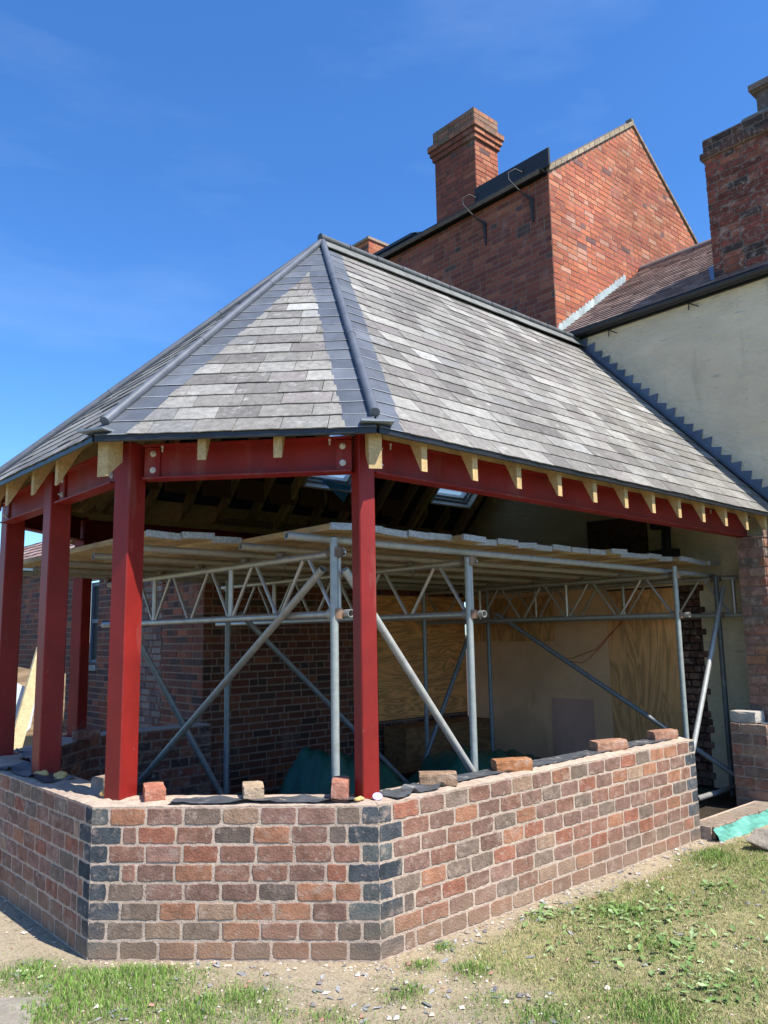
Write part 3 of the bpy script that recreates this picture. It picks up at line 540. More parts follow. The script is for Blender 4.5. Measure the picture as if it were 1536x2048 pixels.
for nme,(O,U,Vv,n,vm,sg) in FA.items():
    wl,wr=HWD[nme]; mb=MB()
    wv=lambda v:1.0
    O2=O-Vv*.035
    if nme=='rear':
        Lr=(K5-KL).length
        def mk(lo,hi): return lambda v,lo=lo,hi=hi:(max(sg(v)[0],lo),min(lim(sg,wl,wr)(v)[1],hi))
        h=sorted([(L_-b_,L_-a_) for a_,b_ in holes])
        # rows outside the skylights
        slating(mb,O2,U,Vv,n,vm-.08,lambda v:( (sg(v)[0]),(lim(sg,wl,wr)(v)[1])) if not(HV[0]-.1<v<HV[1]) else (sg(v)[0],h[0][0]),PAL_SLATE)
        slating(mb,O2+Vv*.0,U,Vv,n,vm-.08,lambda v:(h[0][1],h[1][0]) if HV[0]-.1<v<HV[1] else (0,0),PAL_SLATE)
        slating(mb,O2+Vv*.0,U,Vv,n,vm-.08,lambda v:(h[1][1],lim(sg,wl,wr)(v)[1]) if HV[0]-.1<v<HV[1] else (0,0),PAL_SLATE)
    else: slating(mb,O2,U,Vv,n,vm-(.06 if nme=='right' else .3),lim(sg,wl,wr),PAL_SLATE)
    mb.build('slate_slope',m_slate,rf)
    # lead beside the hips
    mb=MB()
    if wl: slating(mb,O2+n*.004,U,Vv,n,vm,lambda v:(sg(v)[0],min(sg(v)[0]+wl+.012,sum(sg(v))/2)),PAL_LEAD,wid=(9,9),th=.0025,rough=.001,edge=(.38,.41,.43))
    if wr: slating(mb,O2+n*.004,U,Vv,n,vm,lambda v:(max(sg(v)[1]-wr-.012,sum(sg(v))/2),sg(v)[1]),PAL_LEAD,wid=(9,9),th=.0025,rough=.001,edge=(.38,.41,.43))
    mb.build('hip_flashing',m_lead,rf)
    # deck: sarking strip near the eave, membrane beyond, both under the slates
    under=-.012; t=.012
    def quad(v0,v1,u0=None,u1=None):
        a0,b0=sg(v0);a1,b1=sg(v1)
        if u0 is not None: a0=a1=u0
        if u1 is not None: b0=b1=u1
        if nme=='rear' and u0 is None: a0=a1=0
        return [O+U*a0+Vv*v0+n*under,O+U*b0+Vv*v0+n*under,O+U*b1+Vv*v1+n*under,O+U*a1+Vv*v1+n*under]
    mb=MB(); mb.prism(quad(.0,.34),-n*t,(.50,.35,.17)); mb.build('sarking_board',m_timber,rf)
    mb=MB()
    if nme=='rear':
        h=sorted([(L_-b_,L_-a_) for a_,b_ in holes])
        for u0,u1 in((0,h[0][0]),(h[0][1],h[1][0])): mb.prism(quad(HV[0],HV[1],u0,u1),-n*t)
        q=quad(HV[0],HV[1],h[1][1]); mb.prism(q,-n*t); mb.prism(quad(.345,HV[0]),-n*t); mb.prism(quad(HV[1],vm-.01),-n*t)
    else: mb.prism(quad(.345,vm-.01),-n*t)
    mb.build('membrane',m_memb,rf)
    # black eaves strip
    if nme!='rear':
        mb=MB(); a=O-Vv*.015; L=sg(0)[1]; hz=Vector((n.x,n.y,0)).normalized()
        mb.prism([a-hz*.045-Z*.010,a+hz*.012-Z*.010,a+hz*.012-Z*.038,a+hz*.006-Z*.044,a-hz*.004-Z*.038],U*L)
        mb.build('eaves_strip',m_black,rf)
def plane_z(f,p): O,U,Vv,n,vm,sg=f; return O.z-((p.x-O.x)*n.x+(p.y-O.y)*n.y)/n.z
def rafter(f,u,wdt=.046,dep=.17,v_end=None,col=None,v0=.045,tip=.213,name='rafter'):
    O,U,Vv,n,vm,sg=f; col=col or shade((.54,.375,.175),.1)
    hz=Vector((-n.x,-n.y,0)).normalized(); g=n.z/math.hypot(n.x,n.y); slope=math.hypot(n.x,n.y)/n.z
    if v_end is None:
        v_end=0
        for i in range(200):
            v=vm*i/200; a,b=sg(v)
            if a<=u<=b: v_end=v
        v_end=v_end-.04
    cosp=Vv.dot(hz); h0=v0*cosp; h1=v_end*cosp
    if h1-h0<.12: return
    P=lambda h,d:O+U*u+hz*h+Z*(h*slope-.030-d)
    pts=[P(h0,0),P(h0,tip-.008),P(h0+.008,tip),P(.170,.085),P(.285,.105),P(.30,.16),P(h1,.16),P(h1,0)]
    mb=MB(); mb.prism([p-U*wdt/2 for p in pts],U*wdt,col); return mb.build(name,m_timber,rf)
for x in (.358,.79,1.21,1.645,2.062,2.47,2.86,3.266,3.67,4.079,4.492,4.896): rafter(FA['right'],x+.028)
for s in(.43,.85,1.15): pass
Lf=(K4-K3).length
for u in(Lf*.375,Lf*.647): rafter(FA['front'],u,tip=.165)
for y in(1.70,2.13,2.66,3.0): rafter(FA['end'],3.278-y,tip=.19)
for u in(.4,.85,1.2): rafter(FA['rearchamfer'],u)
for k in range(13):
    x=.25+k*.4; u=L_-x; RC=shade((.34,.22,.105),.12)  # rear rafters darkened: the roof void's shade is put into the timber colour
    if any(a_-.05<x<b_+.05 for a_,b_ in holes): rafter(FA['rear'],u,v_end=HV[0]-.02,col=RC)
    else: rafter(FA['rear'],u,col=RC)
for a_,b_ in holes:
    for x in(a_-.05,b_+.05): rafter(FA['rear'],L_-x)
# hip rafters
for K,(f1,f2) in((K4,('front','right')),(K3,('end','front')),(K1,('rearchamfer','end')),(K5,('rear','rearchamfer'))):
    d=(AP-K); hz=Vector((d.x,d.y,0)).normalized(); sd_=Vector((-hz.y,hz.x,0)); sl_=d.z/Vector((d.x,d.y)).length; Lh=Vector((d.x,d.y)).length
    P=lambda h,dd:K+hz*h+Z*(h*sl_-.045-dd)
    tip=.235
    pts=[P(.055,0),P(.055,tip),P(.17,tip),P(.17,.12),P(.33,.12),P(.34,.19),P(Lh-.05,.19),P(Lh-.05,0)]
    mb=MB(); mb.prism([p-sd_*.036 for p in pts],sd_*.072,shade((.54,.38,.18),.05)); mb.build('hip_rafter',m_timber,rf)
# collar and purlin boards seen in the dark roof void
mb=MB(); 
for vv in(.62,1.25,1.9):
    O,U,Vv,n,vm,sg=FA['rear']; 
for k in range(9):
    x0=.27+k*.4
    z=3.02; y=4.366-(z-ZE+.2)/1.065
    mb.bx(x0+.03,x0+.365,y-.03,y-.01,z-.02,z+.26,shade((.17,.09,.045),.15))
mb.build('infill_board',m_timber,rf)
mb=MB(); mb.bx(-.6,5.2,4.08,4.18,ZB1+.002,ZB1+.06,(.5,.36,.18)); mb.build('wall_plate',m_timber,rf)
mb=MB(); mb.box((2.37,.155,ZB1+.004),(2.2,0,-.023),(0,.05,0),(0,0,.024),(.5,.36,.18)); mb.build('wall_plate',m_timber,rf)
# hip rolls and ridge
def roll(P0,P1,r,seglen,name,m,col,lift,endcap=True):
    P0,P1=Vector(P0),Vector(P1); d=(P1-P0); L=d.length; d.normalize(); n=max(1,round(L/seglen)); mb=MB()
    for i in range(n):
        a=P0+d*(L*i/n); b=P0+d*(L*(i+1)/n+.03 if i<n-1 else L)
        mb.poly([a+Z*lift,a+d*.02+Z*lift,b-d*.01+Z*lift,b+Z*lift],[r*1.09,r*1.03,r,r*.98],16,shade(col,.08))
    return mb.build(name,m,rf)
for K in(K4,K3,K1,K5):
    d=(AP-K); roll(K+d*.022,AP-d*.01,.028,1.15,'hip_roll',m_lead,(.098,.108,.128),.030)
    mb=MB(); hz=Vector((d.x,d.y,0)).normalized(); sd_=Vector((-hz.y,hz.x,0)); mb.box(K-hz*.0+Z*.012,hz*.05,sd_*.09,Z*.006,(.22,.25,.28)); mb.build('hip_foot_lead',m_lead,rf)
mb=MB(); nseg=12
for i in range(nseg):
    x0=AP.x-.03+(L_-AP.x+.03)*i/nseg; x1=AP.x-.03+(L_-AP.x+.03)*(i+1)/nseg-.004; c=shade((.155,.16,.15),.16); c2=shade((.10,.105,.11),.1)
    for s in(-1,1):
        mb.prism([(x0,2.15,5.105),(x0,2.15+s*.115,5.105-.123),(x0,2.15+s*.125,5.105-.118),(x0,2.15,5.118)],(x1-x0,0,0),c)
    mb.poly([(x0,2.15,5.125),(x0+.02,2.15,5.125),(x1,2.15,5.125)],[.036,.033,.031],14,c2)
mb.build('ridge',m_ridge,rf)
# skylights
for i,(a_,b_) in enumerate(holes):
    O,U,Vv,n,vm,sg=FA['rear']; fr=MB(); u0,u1=L_-b_,L_-a_
    def Q(u,v,h): return O+U*u+Vv*v+n*h
    cx,cv=(u0+u1)/2,(HV[0]+HV[1])/2; hu,hv=(u1-u0)/2,(HV[1]-HV[0])/2
    for k,(ins,h0,h1,tk,c) in enumerate(((0,-.13,.05,.022,(.75,.75,.73)),(.03,-.05,.07,.02,(.30,.31,.33)),(.055,0,.085,.02,(.7,.72,.74)))):
        for s in(-1,1):
            fr.box(Q(cx+s*(hu-ins-tk/2),cv,(h0+h1)/2),U*tk/2,Vv*(hv-ins-.0005*k),n*(h1-h0)/2,c)
            fr.box(Q(cx,cv+s*(hv-ins-tk/2),(h0+h1)/2+.0005),U*(hu-ins-tk),Vv*tk/2,n*(h1-h0)/2,c)
    fo=fr.build('skylight_frame',m_white,rf)
    g=MB(); g.box(Q(cx,cv,.07),U*(hu-.075),Vv*(hv-.075),n*.004); g.build('pane',m_film,fo)
# blue sheet flap under the first skylight
O,U,Vv,n,vm,sg=FA['rear']
mb=MB(); A0=V3(2.46,3.70,3.30); A1=V3(2.93,3.72,3.27); T=V3(2.84,3.76,3.08)
mb.add([A0,A1,T,A0+V3(0,.004,0),A1+V3(0,.004,0),T+V3(0,.004,0)],[(0,2,1),(3,4,5),(0,1,4,3),(1,2,5,4),(2,0,3,5)])
tag(mb.build('blue_sheet',m_blue),'torn triangle of blue plastic hanging below the left skylight','plastic sheet')
for P0,lab in((V3(2.98,3.70,3.22),'thin wire hanging from the left skylight to the boards'),(V3(4.98,3.70,3.24),'thin wire hanging from the right skylight to the boards')):
    mb=MB(); mb.poly([P0,P0+V3(.01,-.02,-.3),P0+V3(-.015,-.02,-.6),P0+V3(0.0,-.03,-.9)],.004,6,(.3,.26,.2)); tag(mb.build('hanging_wire',m_dark),lab,'wire','wires hanging from the skylights')
# ------------------------------------------------------------------ brick house (tall, behind)
bh=thing('brick_house',(L_,2.47,0),'tall orange brick house with plain gable and black gutter behind the slate roof','house')
YB=2.47; EZ=7.52; HX=7.49; RZ=9.15
def gable_z(x): return RZ-abs(x-HX)*(RZ-EZ)/(HX-L_)
mb=MB(); mb.add([(L_,YB,0),(2*HX-L_,YB,0),(2*HX-L_,YB,EZ),(HX,YB,RZ),(L_,YB,EZ)],[(0,1,2,3,4)])
def gseg(z,z0,z1):
    e=0 if z1<EZ else (z1-EZ)*(HX-L_)/(RZ-EZ); return [(e,2*(HX-L_)-e)]
wall=MB(); masonry(wall,V3(L_,YB,5.05),X,Z,-Y,RZ-5.05,.0765,lambda z,a,b:gseg(z,a+5.05,b+5.05),PAL_HOUSE,joint=.009,proud=.004,bev=.003)
wo=wall.build('gable_wall',m_hbrick,bh); mb.build('mortar',m_dmort,wo)
mb=MB(); mb.add([(L_,YB,2.0),(L_,14,2.0),(L_,14,EZ+.1),(L_,YB,EZ+.1)],[(3,2,1,0)])
wall=MB(); masonry(wall,V3(L_,YB,4.5),Y,Z,-X,EZ+.04-4.5,.0765,lambda z,a,b:[(0,7.5)],PAL_HOUSE_SHADED,joint=.009,proud=.004,bev=.003)
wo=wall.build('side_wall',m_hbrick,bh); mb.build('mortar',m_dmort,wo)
# roof and verge
rfm=MB()
for s in(-1,1):
    xe=HX+s*(HX-L_+.10); ze=RZ-(HX-L_+.10)*(RZ-EZ)/(HX-L_)
    d=V3(xe-HX,0,ze-RZ); n=V3(-d.z,0,d.x)*(1 if s>0 else -1); n.normalize(); n=n if n.z>0 else -n
    P=[V3(HX,YB+.06,RZ)+n*.03,V3(xe,YB+.06,ze)+n*.03,V3(xe,14,ze)+n*.03,V3(HX,14,RZ)+n*.03]; rfm.prism(P,n*.05,(.16,.13,.12))
rfm.build('roof',m_tile,bh)
mb=MB()
for s in(-1,1):
    nst=16
    for i in range(nst):
        f0,f1=i/nst,(i+1)/nst-.004; xe=HX+s*(HX-L_+.02); ze=EZ-.01
        a=V3(HX,YB-.03,RZ).lerp(V3(xe,YB-.03,ze),f0); b=V3(HX,YB-.03,RZ).lerp(V3(xe,YB-.03,ze),f1); h=.075 if s<0 else .05
        mb.prism([a,b,b+Z*h,a+Z*h],(0,.14,0),shade((.34,.27,.19) if s<0 else (.27,.20,.15),.15))
mb.box((HX,YB+.03,RZ+.085),(.035,0,0),(0,.05,0),(0,0,.02),(.2,.18,.16))
mb.build('verge',m_stone,bh)
def gutter(P0,P1,r,parent,name='gutter',back=True):
    P0,P1=Vector(P0),Vector(P1); d=(P1-P0).normalized(); s=Vector((-1,0,0)); mb=MB(); n=10; vs=[]
    for e,P in enumerate((P0,P1)):
        for k in range(n+1):
            a=math.pi*k/n; vs.append(P+s*math.cos(a)*r-Z*math.sin(a)*r)
        for k in range(n+1):
            a=math.pi*(n-k)/n; vs.append(P+s*math.cos(a)*r*.88-Z*math.sin(a)*r*.88)
    m=2*(n+1); mb.add(vs,[(k,(k+1)%m,m+(k+1)%m,m+k) for k in range(m)],(1,1,1),True)
    if back: mb.box((P0+P1)/2+V3(r+.012,0,.0),(.012,0,0),(P1-P0)/2,Z*.07)
    return mb.build(name,m_black,parent)
gutter((L_-.075,YB+.02,EZ+.02),(L_-.075,13,EZ+.02),.06,bh)
mb=MB(); mb.bevbox((L_-.035,3.06,EZ+.17),X*.014,Y*.65,Z*.135,.012); mb.build('gutter_board',m_dark,bh)
for i,y in enumerate((3.66,2.84)):
    mb=MB(); x=L_-.05
    mb.poly([(x,y,EZ+.21),(x-.005,y,EZ+.12)],.008,8)
    mb.poly([(x-.0,y,EZ+.13),(x-.10,y+.05,EZ+.17),(x-.19,y+.10,EZ+.10),(x-.20,y+.09,EZ-.0),(x-.15,y+.02,EZ-.12),(x-.06,y-.04,EZ-.22)],.009,8)
    mb.poly([(x-.06,y-.04,EZ-.22),(x+.02,y-.10,EZ-.28),(x+.04,y-.10,EZ-.60)],[.015,.028,.014],8)
    mb.build('gutter_stay',m_dark,bh)
# chimney
ch=MB(); x0,x1,y0,y1=L_-.002,L_+.50,3.70,4.50; zt=8.62
cs=MB(); cs.bx(x0+.004,x1-.004,y0+.004,y1-.004,6.8,9.0); co=cs.build('chimney_core',m_dmort,bh)
for (a,b,c,d,za,zb) in((x0,x1,y0,y1,7.45,zt),(x0-.03,x1+.03,y0-.03,y1+.03,zt,zt+.076),(x0-.055,x1+.055,y0-.055,y1+.055,zt+.076,zt+.152),(x0-.078,x1+.078,y0-.078,y1+.078,zt+.152,zt+.245),(x0-.015,x1+.015,y0-.015,y1+.015,zt+.245,zt+.48)):
    pal=PAL_HOUSE if zb<=zt+.16 else [((.32,.15,.09),3),((.24,.15,.10),3),((.36,.15,.09),3)]
    for O,U,Nn,L in((V3(a,c,za),X,-Y,b-a),(V3(a,d,za),-Y,-X,d-c),(V3(b,c,za),Y,X,d-c)):
        masonry(ch,O,U,Z,Nn,zb-za,.0765,lambda z,p,q,L=L:[(0,L)],pal if Nn.y<-.5 or zb>zt+.16 else PAL_HOUSE_SHADED,joint=.009,proud=.003,bev=.003)  # sun-facing side keeps the house brick, the others get the shade-darkened copy
    ch.bx(a+.001,b-.001,c+.001,d-.001,za+.001,zb-.001,(.16,.10,.08))
ch.build('chimney',m_hbrick,bh)
# roof window kerb seen on the eave, and the far chimney
mb=MB(); mb.bx(L_-.05,L_+.35,4.98,6.4,EZ+.0,EZ+.075,(.03,.03,.035)); mb.bx(L_-.09,L_+.38,4.95,6.4,EZ+.085,EZ+.13,(.035,.037,.042)); mb.prism([(L_-.06,4.93,EZ+.135),(L_+.36,4.93,EZ+.135),(L_+.15,4.93,EZ+.22)],(0,1.5,0),(.03,.032,.037))
mb.prism([(L_-.045,4.976,EZ+.01),(L_+.34,4.976,EZ+.01),(L_+.34,4.976,EZ+.07),(L_-.045,4.976,EZ+.07)],(0,.003,0),(.38,.38,.37)); mb.prism([(L_-.04,4.926,EZ+.14),(L_+.34,4.926,EZ+.14),(L_+.15,4.926,EZ+.21)],(0,.003,0),(.30,.30,.30))  # pale end faces: sunlight on the box end put into the colour
mb.build('roof_vent_box',m_white,bh)
c2=MB(); c2.bx(6.5,7.3,7.45,8.05,8.2,8.98,(.3,.13,.08))
for O,U,Nn,L in((V3(6.5,7.45,8.2),X,-Y,.8),(V3(6.5,8.05,8.2),-Y,-X,.6)): masonry(c2,O,U,Z,Nn,.76,.0765,lambda z,p,q,L=L:[(0,L)],PAL_HOUSE,proud=.003,bev=.003,joint=.009)
c2.bx(6.47,7.33,7.42,8.08,8.98,9.03,(.3,.22,.16)); c2.build('chimney',m_hbrick,bh)
# ------------------------------------------------------------------ cream house
chs=thing('cream_house',(L_,0,0),'cream rendered house wing with low tiled roof and a big dark brick chimney','house')
GZ_=5.20
def wall_patch(mb,y0,y1,z0,z1,c=(1,1,1),x=L_):   # rough render, gently uneven
    n=max(2,int((y1-y0)/.06)); m=max(2,int((z1-z0)/.06)); g=[]
    for i in range(n+1):
        for k in range(m+1):
            y=y0+(y1-y0)*i/n; z=z0+(z1-z0)*k/m
            ex=-.014*float(fbm(np.array([y*1.0]),np.array([z*2.2]),.35,61)[0])-.006*float(fbm(np.array([y*.6]),np.array([z*3]),.09,65)[0]); g.append((x+ex,y,z))
    mb.add(g,[(i*(m+1)+k,i*(m+1)+k+1,(i+1)*(m+1)+k+1,(i+1)*(m+1)+k) for i in range(n) for k in range(m)],c,True)
mb=MB(); wall_patch(mb,-4.5,.86,0,GZ_+.02); wall_patch(mb,.86,YB-.002,2.05,GZ_+.02); wall_patch(mb,YB-.002,4.19,2.05,4.9)
mb.build('rendered_wall',m_cream,chs)
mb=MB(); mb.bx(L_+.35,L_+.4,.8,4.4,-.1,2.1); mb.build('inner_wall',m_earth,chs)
# ragged brick jamb
jb=MB(); rj=random.Random(9)
for k in range(27):
    z=k*.076; y=.80+rj.uniform(0,.03)
    while y<1.10+rj.uniform(-.06,.02):
        L=rj.uniform(.07,.14); jb.bevbox((L_+.05+rj.uniform(-.03,.03),y+L/2,z+.037),X*.05,Y*(L/2-.005),Z*.032,.006,shade(rj.choice([(.16,.07,.05),(.11,.06,.045),(.2,.11,.08)]),.2)); y+=L
jb.bx(L_+.06,L_+.3,.7,1.2,0,2.06,(.05,.035,.03)); jb.build('broken_jamb',m_brick,chs)
# tiled roof
mb=MB(); Ax,Az=L_-.10,5.20; Bx,Bz=7.42,6.78; d=V3(Bx-Ax,0,Bz-Az); n=V3(-d.z,0,d.x).normalized(); dl=d.length; d.normalize()
mb.prism([V3(Ax,YB-.004,Az),V3(Ax,-4.5,Az),V3(Bx,-4.5,Bz),V3(Bx,YB-.004,Bz)],-n*.03,(.2,.12,.1))
PAL_T=[((.27,.19,.165),4),((.22,.155,.14),4),((.32,.24,.21),2),((.15,.11,.105),1)]
slating(mb,V3(Ax,-4.5,Az),Y,d,n,dl-.03,lambda v:(0,YB+4.5-.03),PAL_T,gauge=.115,wid=(.15,.19),th=.013,rough=.003)
mb.build('roof',m_tile,chs)
mb=MB()
for i in range(16): y=YB-.03-i*.42; mb.poly([(Bx+.02,y,Bz-.0),(Bx+.02,y-.41,Bz-.0)],.085,12,shade((.17,.14,.13),.15))
mb.build('ridge',m_tile,chs)
gutter((L_-.10,YB-.12,GZ_-.02),(L_-.10,-4.4,GZ_-.02),.06,chs)
for y in(1.72,.72,.0-.28,-1.2):
    mb=MB(); mb.poly([(L_-.02,y,GZ_-.02),(L_-.035,y,GZ_-.17)],.006,6); mb.poly([(L_-.035,y,GZ_-.09),(L_-.05,y-.12,GZ_-.17)],.006,6); mb.build('gutter_bracket',m_dark,chs)
# white soakers against the gable
mb=MB(); 
for i in range(22):
    f=i/22; x=Ax+.12+(Bx-.55-Ax)*f; z=Az+(Bz-Az)*(x-Ax)/(Bx-Ax)
    mb.prism([(x,YB-.012,z+.01),(x+.085,YB-.012,z+.07),(x+.085,YB-.012,z+.17+jit(.01)),(x+.03,YB-.014,z+.165+jit(.01)),(x,YB-.012,z+.10)],(0,.006,0),shade((.42,.50,.50),.2))
mb.build('step_flashing',m_lead,chs)
# saw tooth lead where the slate roof meets this wall
mb=MB(); sl=(5.07-ZE)/(2.15+.066); zr=lambda y:ZE-.035+(y+.066)*sl
y=2.12
xw=L_-.026
base=[(xw,2.13,zr(2.13)+.0),(xw,-.09,zr(-.09)+.0),(xw,-.09,zr(-.09)+.10),(xw,2.13,zr(2.13)+.10)]
mb.prism(base,(.004,0,0),(.12,.15,.20))
for i in range(23):
    ya=2.13-i*.0955; yb=ya-.0955; k=1+jit(.12)
    mb.prism([(xw-.001*(i%2),ya,zr(ya)+.09),(xw-.001*(i%2),yb,zr(yb)+.09),(xw-.001,yb-.022*k,zr(yb)+.185*k)],(.004,0,0),shade((.12,.15,.20),.15))
mb.prism([(L_-.11,-.09,zr(-.09)+.035),(L_-.015,-.09,zr(-.09)+.035),(L_-.015,2.12,zr(2.12)+.035),(L_-.11,2.12,zr(2.12)+.035)],(0,0,.006),(.07,.08,.10))
mb.build('saw_tooth_flashing',m_lead,chs)
# big chimney on the eave
cc=MB(); x0,x1,y0,y1=L_-.01,L_+.62,-.95,.42
PALC=[((.24,.065,.045),5),((.18,.055,.04),5),((.30,.10,.06),2),((.08,.05,.045),1.5)]
for (a,b,c,d_,za,zb) in((x0,x1,y0,y1,5.22,6.66),(x0-.035,x1+.035,y0-.035,y1+.035,6.66,6.735),(x0-.005,x1+.005,y0-.005,y1+.005,6.735,6.90)):
    cc.bx(a+.001,b-.001,c+.001,d_-.001,za,zb-.001,(.20,.14,.11))
    for O,U,Nn,L in((V3(a,d_,za),-Y,-X,d_-c),(V3(a,c,za),X,-Y,b-a),(V3(b,d_,za),-X,Y,b-a)):
        masonry(cc,O,U,Z,Nn,zb-za,.0765,lambda z,p,q,L=L:[(0,L)],PALC if za<6.6 else [((.07,.045,.04),3),((.12,.06,.045),2)],joint=.013,fancy=(za<6.6 and Nn.x<0),proud=.006,bev=.004)
cc.build('chimney',m_brick,chs)
mb=MB()
mb.prism([(x0+.05,.05,6.9),(x0+.05,-.75,6.9),(x0+.05,-.75,6.96),(x0+.05,.0,6.96)],(.5,0,0),(.25,.22,.2))
mb.bx(x0+.09,x0+.45,-.62,-.145,6.93,7.20,(.16,.12,.10)); mb.bx(x0+.06,x0+.48,-.66,-.115,7.20,7.225,(.20,.15,.12)); mb.bx(x0+.035,x0+.50,-.69,-.09,7.225,7.29,(.22,.16,.13))
mb.build('chimney_pot',m_stone,chs)
mb=MB(); mb.prism([(x0-.004,.42,5.26),(x0-.004,.46,5.26),(x0-.004,.475,5.44),(x0-.004,.42,5.44)],(.12,0,0),(.10,.16,.28)); mb.build('chimney_flashing',m_lead,chs)
# ------------------------------------------------------------------ outbuilding behind on the left
ob=thing('brick_outbuilding',(1.33,4.3,0),'dark red brick outbuilding with clay tiled roof and narrow window behind the posts','outbuilding')
xo=1.33
mb=MB(); W0,W1_=6.90,7.28; WZ0,WZ1=1.27,2.34
segf=lambda z,a,b:[(0,W0-4.2),(W1_-4.2,12)] if WZ0<z<WZ1 else [(0,12)]
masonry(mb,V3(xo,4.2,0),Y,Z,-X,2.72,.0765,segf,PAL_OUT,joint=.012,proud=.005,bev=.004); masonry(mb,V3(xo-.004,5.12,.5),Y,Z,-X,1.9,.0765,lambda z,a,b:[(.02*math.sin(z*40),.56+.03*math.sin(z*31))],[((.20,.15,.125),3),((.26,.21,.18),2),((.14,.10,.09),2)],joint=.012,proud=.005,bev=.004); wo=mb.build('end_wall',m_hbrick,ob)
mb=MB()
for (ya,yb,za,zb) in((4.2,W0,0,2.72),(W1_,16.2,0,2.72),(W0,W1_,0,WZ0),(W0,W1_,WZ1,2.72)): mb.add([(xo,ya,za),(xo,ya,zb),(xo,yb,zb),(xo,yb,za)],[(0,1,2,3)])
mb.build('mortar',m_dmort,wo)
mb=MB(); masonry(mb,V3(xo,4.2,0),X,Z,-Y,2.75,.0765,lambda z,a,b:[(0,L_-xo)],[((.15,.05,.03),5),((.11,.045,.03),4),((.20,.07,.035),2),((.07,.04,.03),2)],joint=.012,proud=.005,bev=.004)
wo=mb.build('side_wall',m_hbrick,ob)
mb=MB(); mb.add([(xo,4.2,0),(L_,4.2,0),(L_,4.2,2.9),(xo+.4,4.2,2.9),(xo,4.2,2.75)],[(0,1,2,3,4)]); mb.build('mortar',m_dmort,wo)
mb=MB(); 
for (ya,yb) in((W0+.01,W0+.06),(W1_-.06,W1_-.01)): mb.bx(xo+.05,xo+.11,ya,yb,WZ0+.01,WZ1-.01,(.10,.13,.17))
for (za,zb) in((WZ0+.01,WZ0+.06),(WZ1-.06,WZ1-.01),(1.8,1.85)): mb.bx(xo+.051,xo+.109,W0+.061,W1_-.061,za,zb,(.10,.13,.17))
fo=mb.build('window',m_white,ob); mb=MB(); mb.bx(xo+.075,xo+.085,W0+.05,W1_-.05,WZ0+.05,WZ1-.05); mb.build('pane',m_dark,fo)
mb=MB(); mb.bx(xo-.04,xo+.12,W0-.05,W1_+.05,WZ0-.07,WZ0-.002,(.3,.29,.27)); mb.build('window_sill',m_stone,fo)
mb=MB(); d=V3(math.cos(R(38)),0,math.sin(R(38))); n=V3(-d.z,0,d.x); A0=V3(xo-.14,16,2.74)
mb.prism([A0,V3(xo-.14,4.55,2.74),V3(xo-.14,4.55,2.74)+d*.75,A0+d*.75],-n*.03,(.2,.12,.1))
slating(mb,A0,-Y,d,n,.75,lambda v:(0,11.4),[((.30,.19,.165),4),((.25,.165,.15),3),((.36,.26,.24),2)],gauge=.12,wid=(.16,.2),th=.012)
mb.build('roof',m_tile,ob)
mb=MB(); mb.bx(xo-.10,xo+.0,4.6,16,2.62,2.70,(.5,.48,.44)); mb.build('eaves_board',m_white,ob)
# ------------------------------------------------------------------ brick pier and stub wall at the right
pr=thing('brick_pier',(4.75,0,0),'tall reclaimed brick pier carrying the right end of the red beam','pier')
mb=MB(); px=4.75; pj=.62
mb.bx(px+.004,L_-.03,-.056,.19,-.1,2.44,(.2,.15,.12)); mb2=MB()
masonry(mb2,V3(px,-.06,.0),X,Z,-Y,2.50,.0895,lambda z,a,b:[(0,L_-.03-px)],PAL_NEW,fancy=True,joint=.014,blen=.215,bond='stretch')
masonry(mb2,V3(px,.195,.0),-Y,Z,-X,2.44,.0895,lambda z,a,b:[(0,.255)],PAL_NEW,fancy=True,joint=.014,blen=.2,bond='stretch')
o=mb2.build('brick_face',m_brick,pr); mb.build('mortar_core',m_dmort,pr)
sw=thing('brick_stub_wall',(4.5,0,0),'short stub of low brick wall at the right edge with a lintel block on top','wall')
mb=MB(); mb.bx(4.504,px-.01,-.046,.276,-.1,.745,(.3,.24,.2)); mb2=MB()
masonry(mb2,V3(4.5,-.05,0),X,Z,-Y,.75,.0935,lambda z,a,b:[(0,.24)],PAL_NEW,fancy=True,joint=.014,blen=.215,bond='stretch')
masonry(mb2,V3(4.5,.28,0),-Y,Z,-X,.75,.0935,lambda z,a,b:[(0,.33)],PAL_NEW,fancy=True,joint=.012,blen=.2,bond='stretch')
mb2.build('brick_face',m_brick,sw); mb.build('mortar_core',m_mort,sw)
loose((4.61,.165,.745),88,(.48,.45,.40),'rough pale concrete block on top of the short stub wall at the right edge',group=None,size=(.115,.095,.05))
strip([(4.52,-.0,.0),(4.72,.0,.0)],.10,'black felt strip on top of the stub wall at the right edge',.02,seed=11)
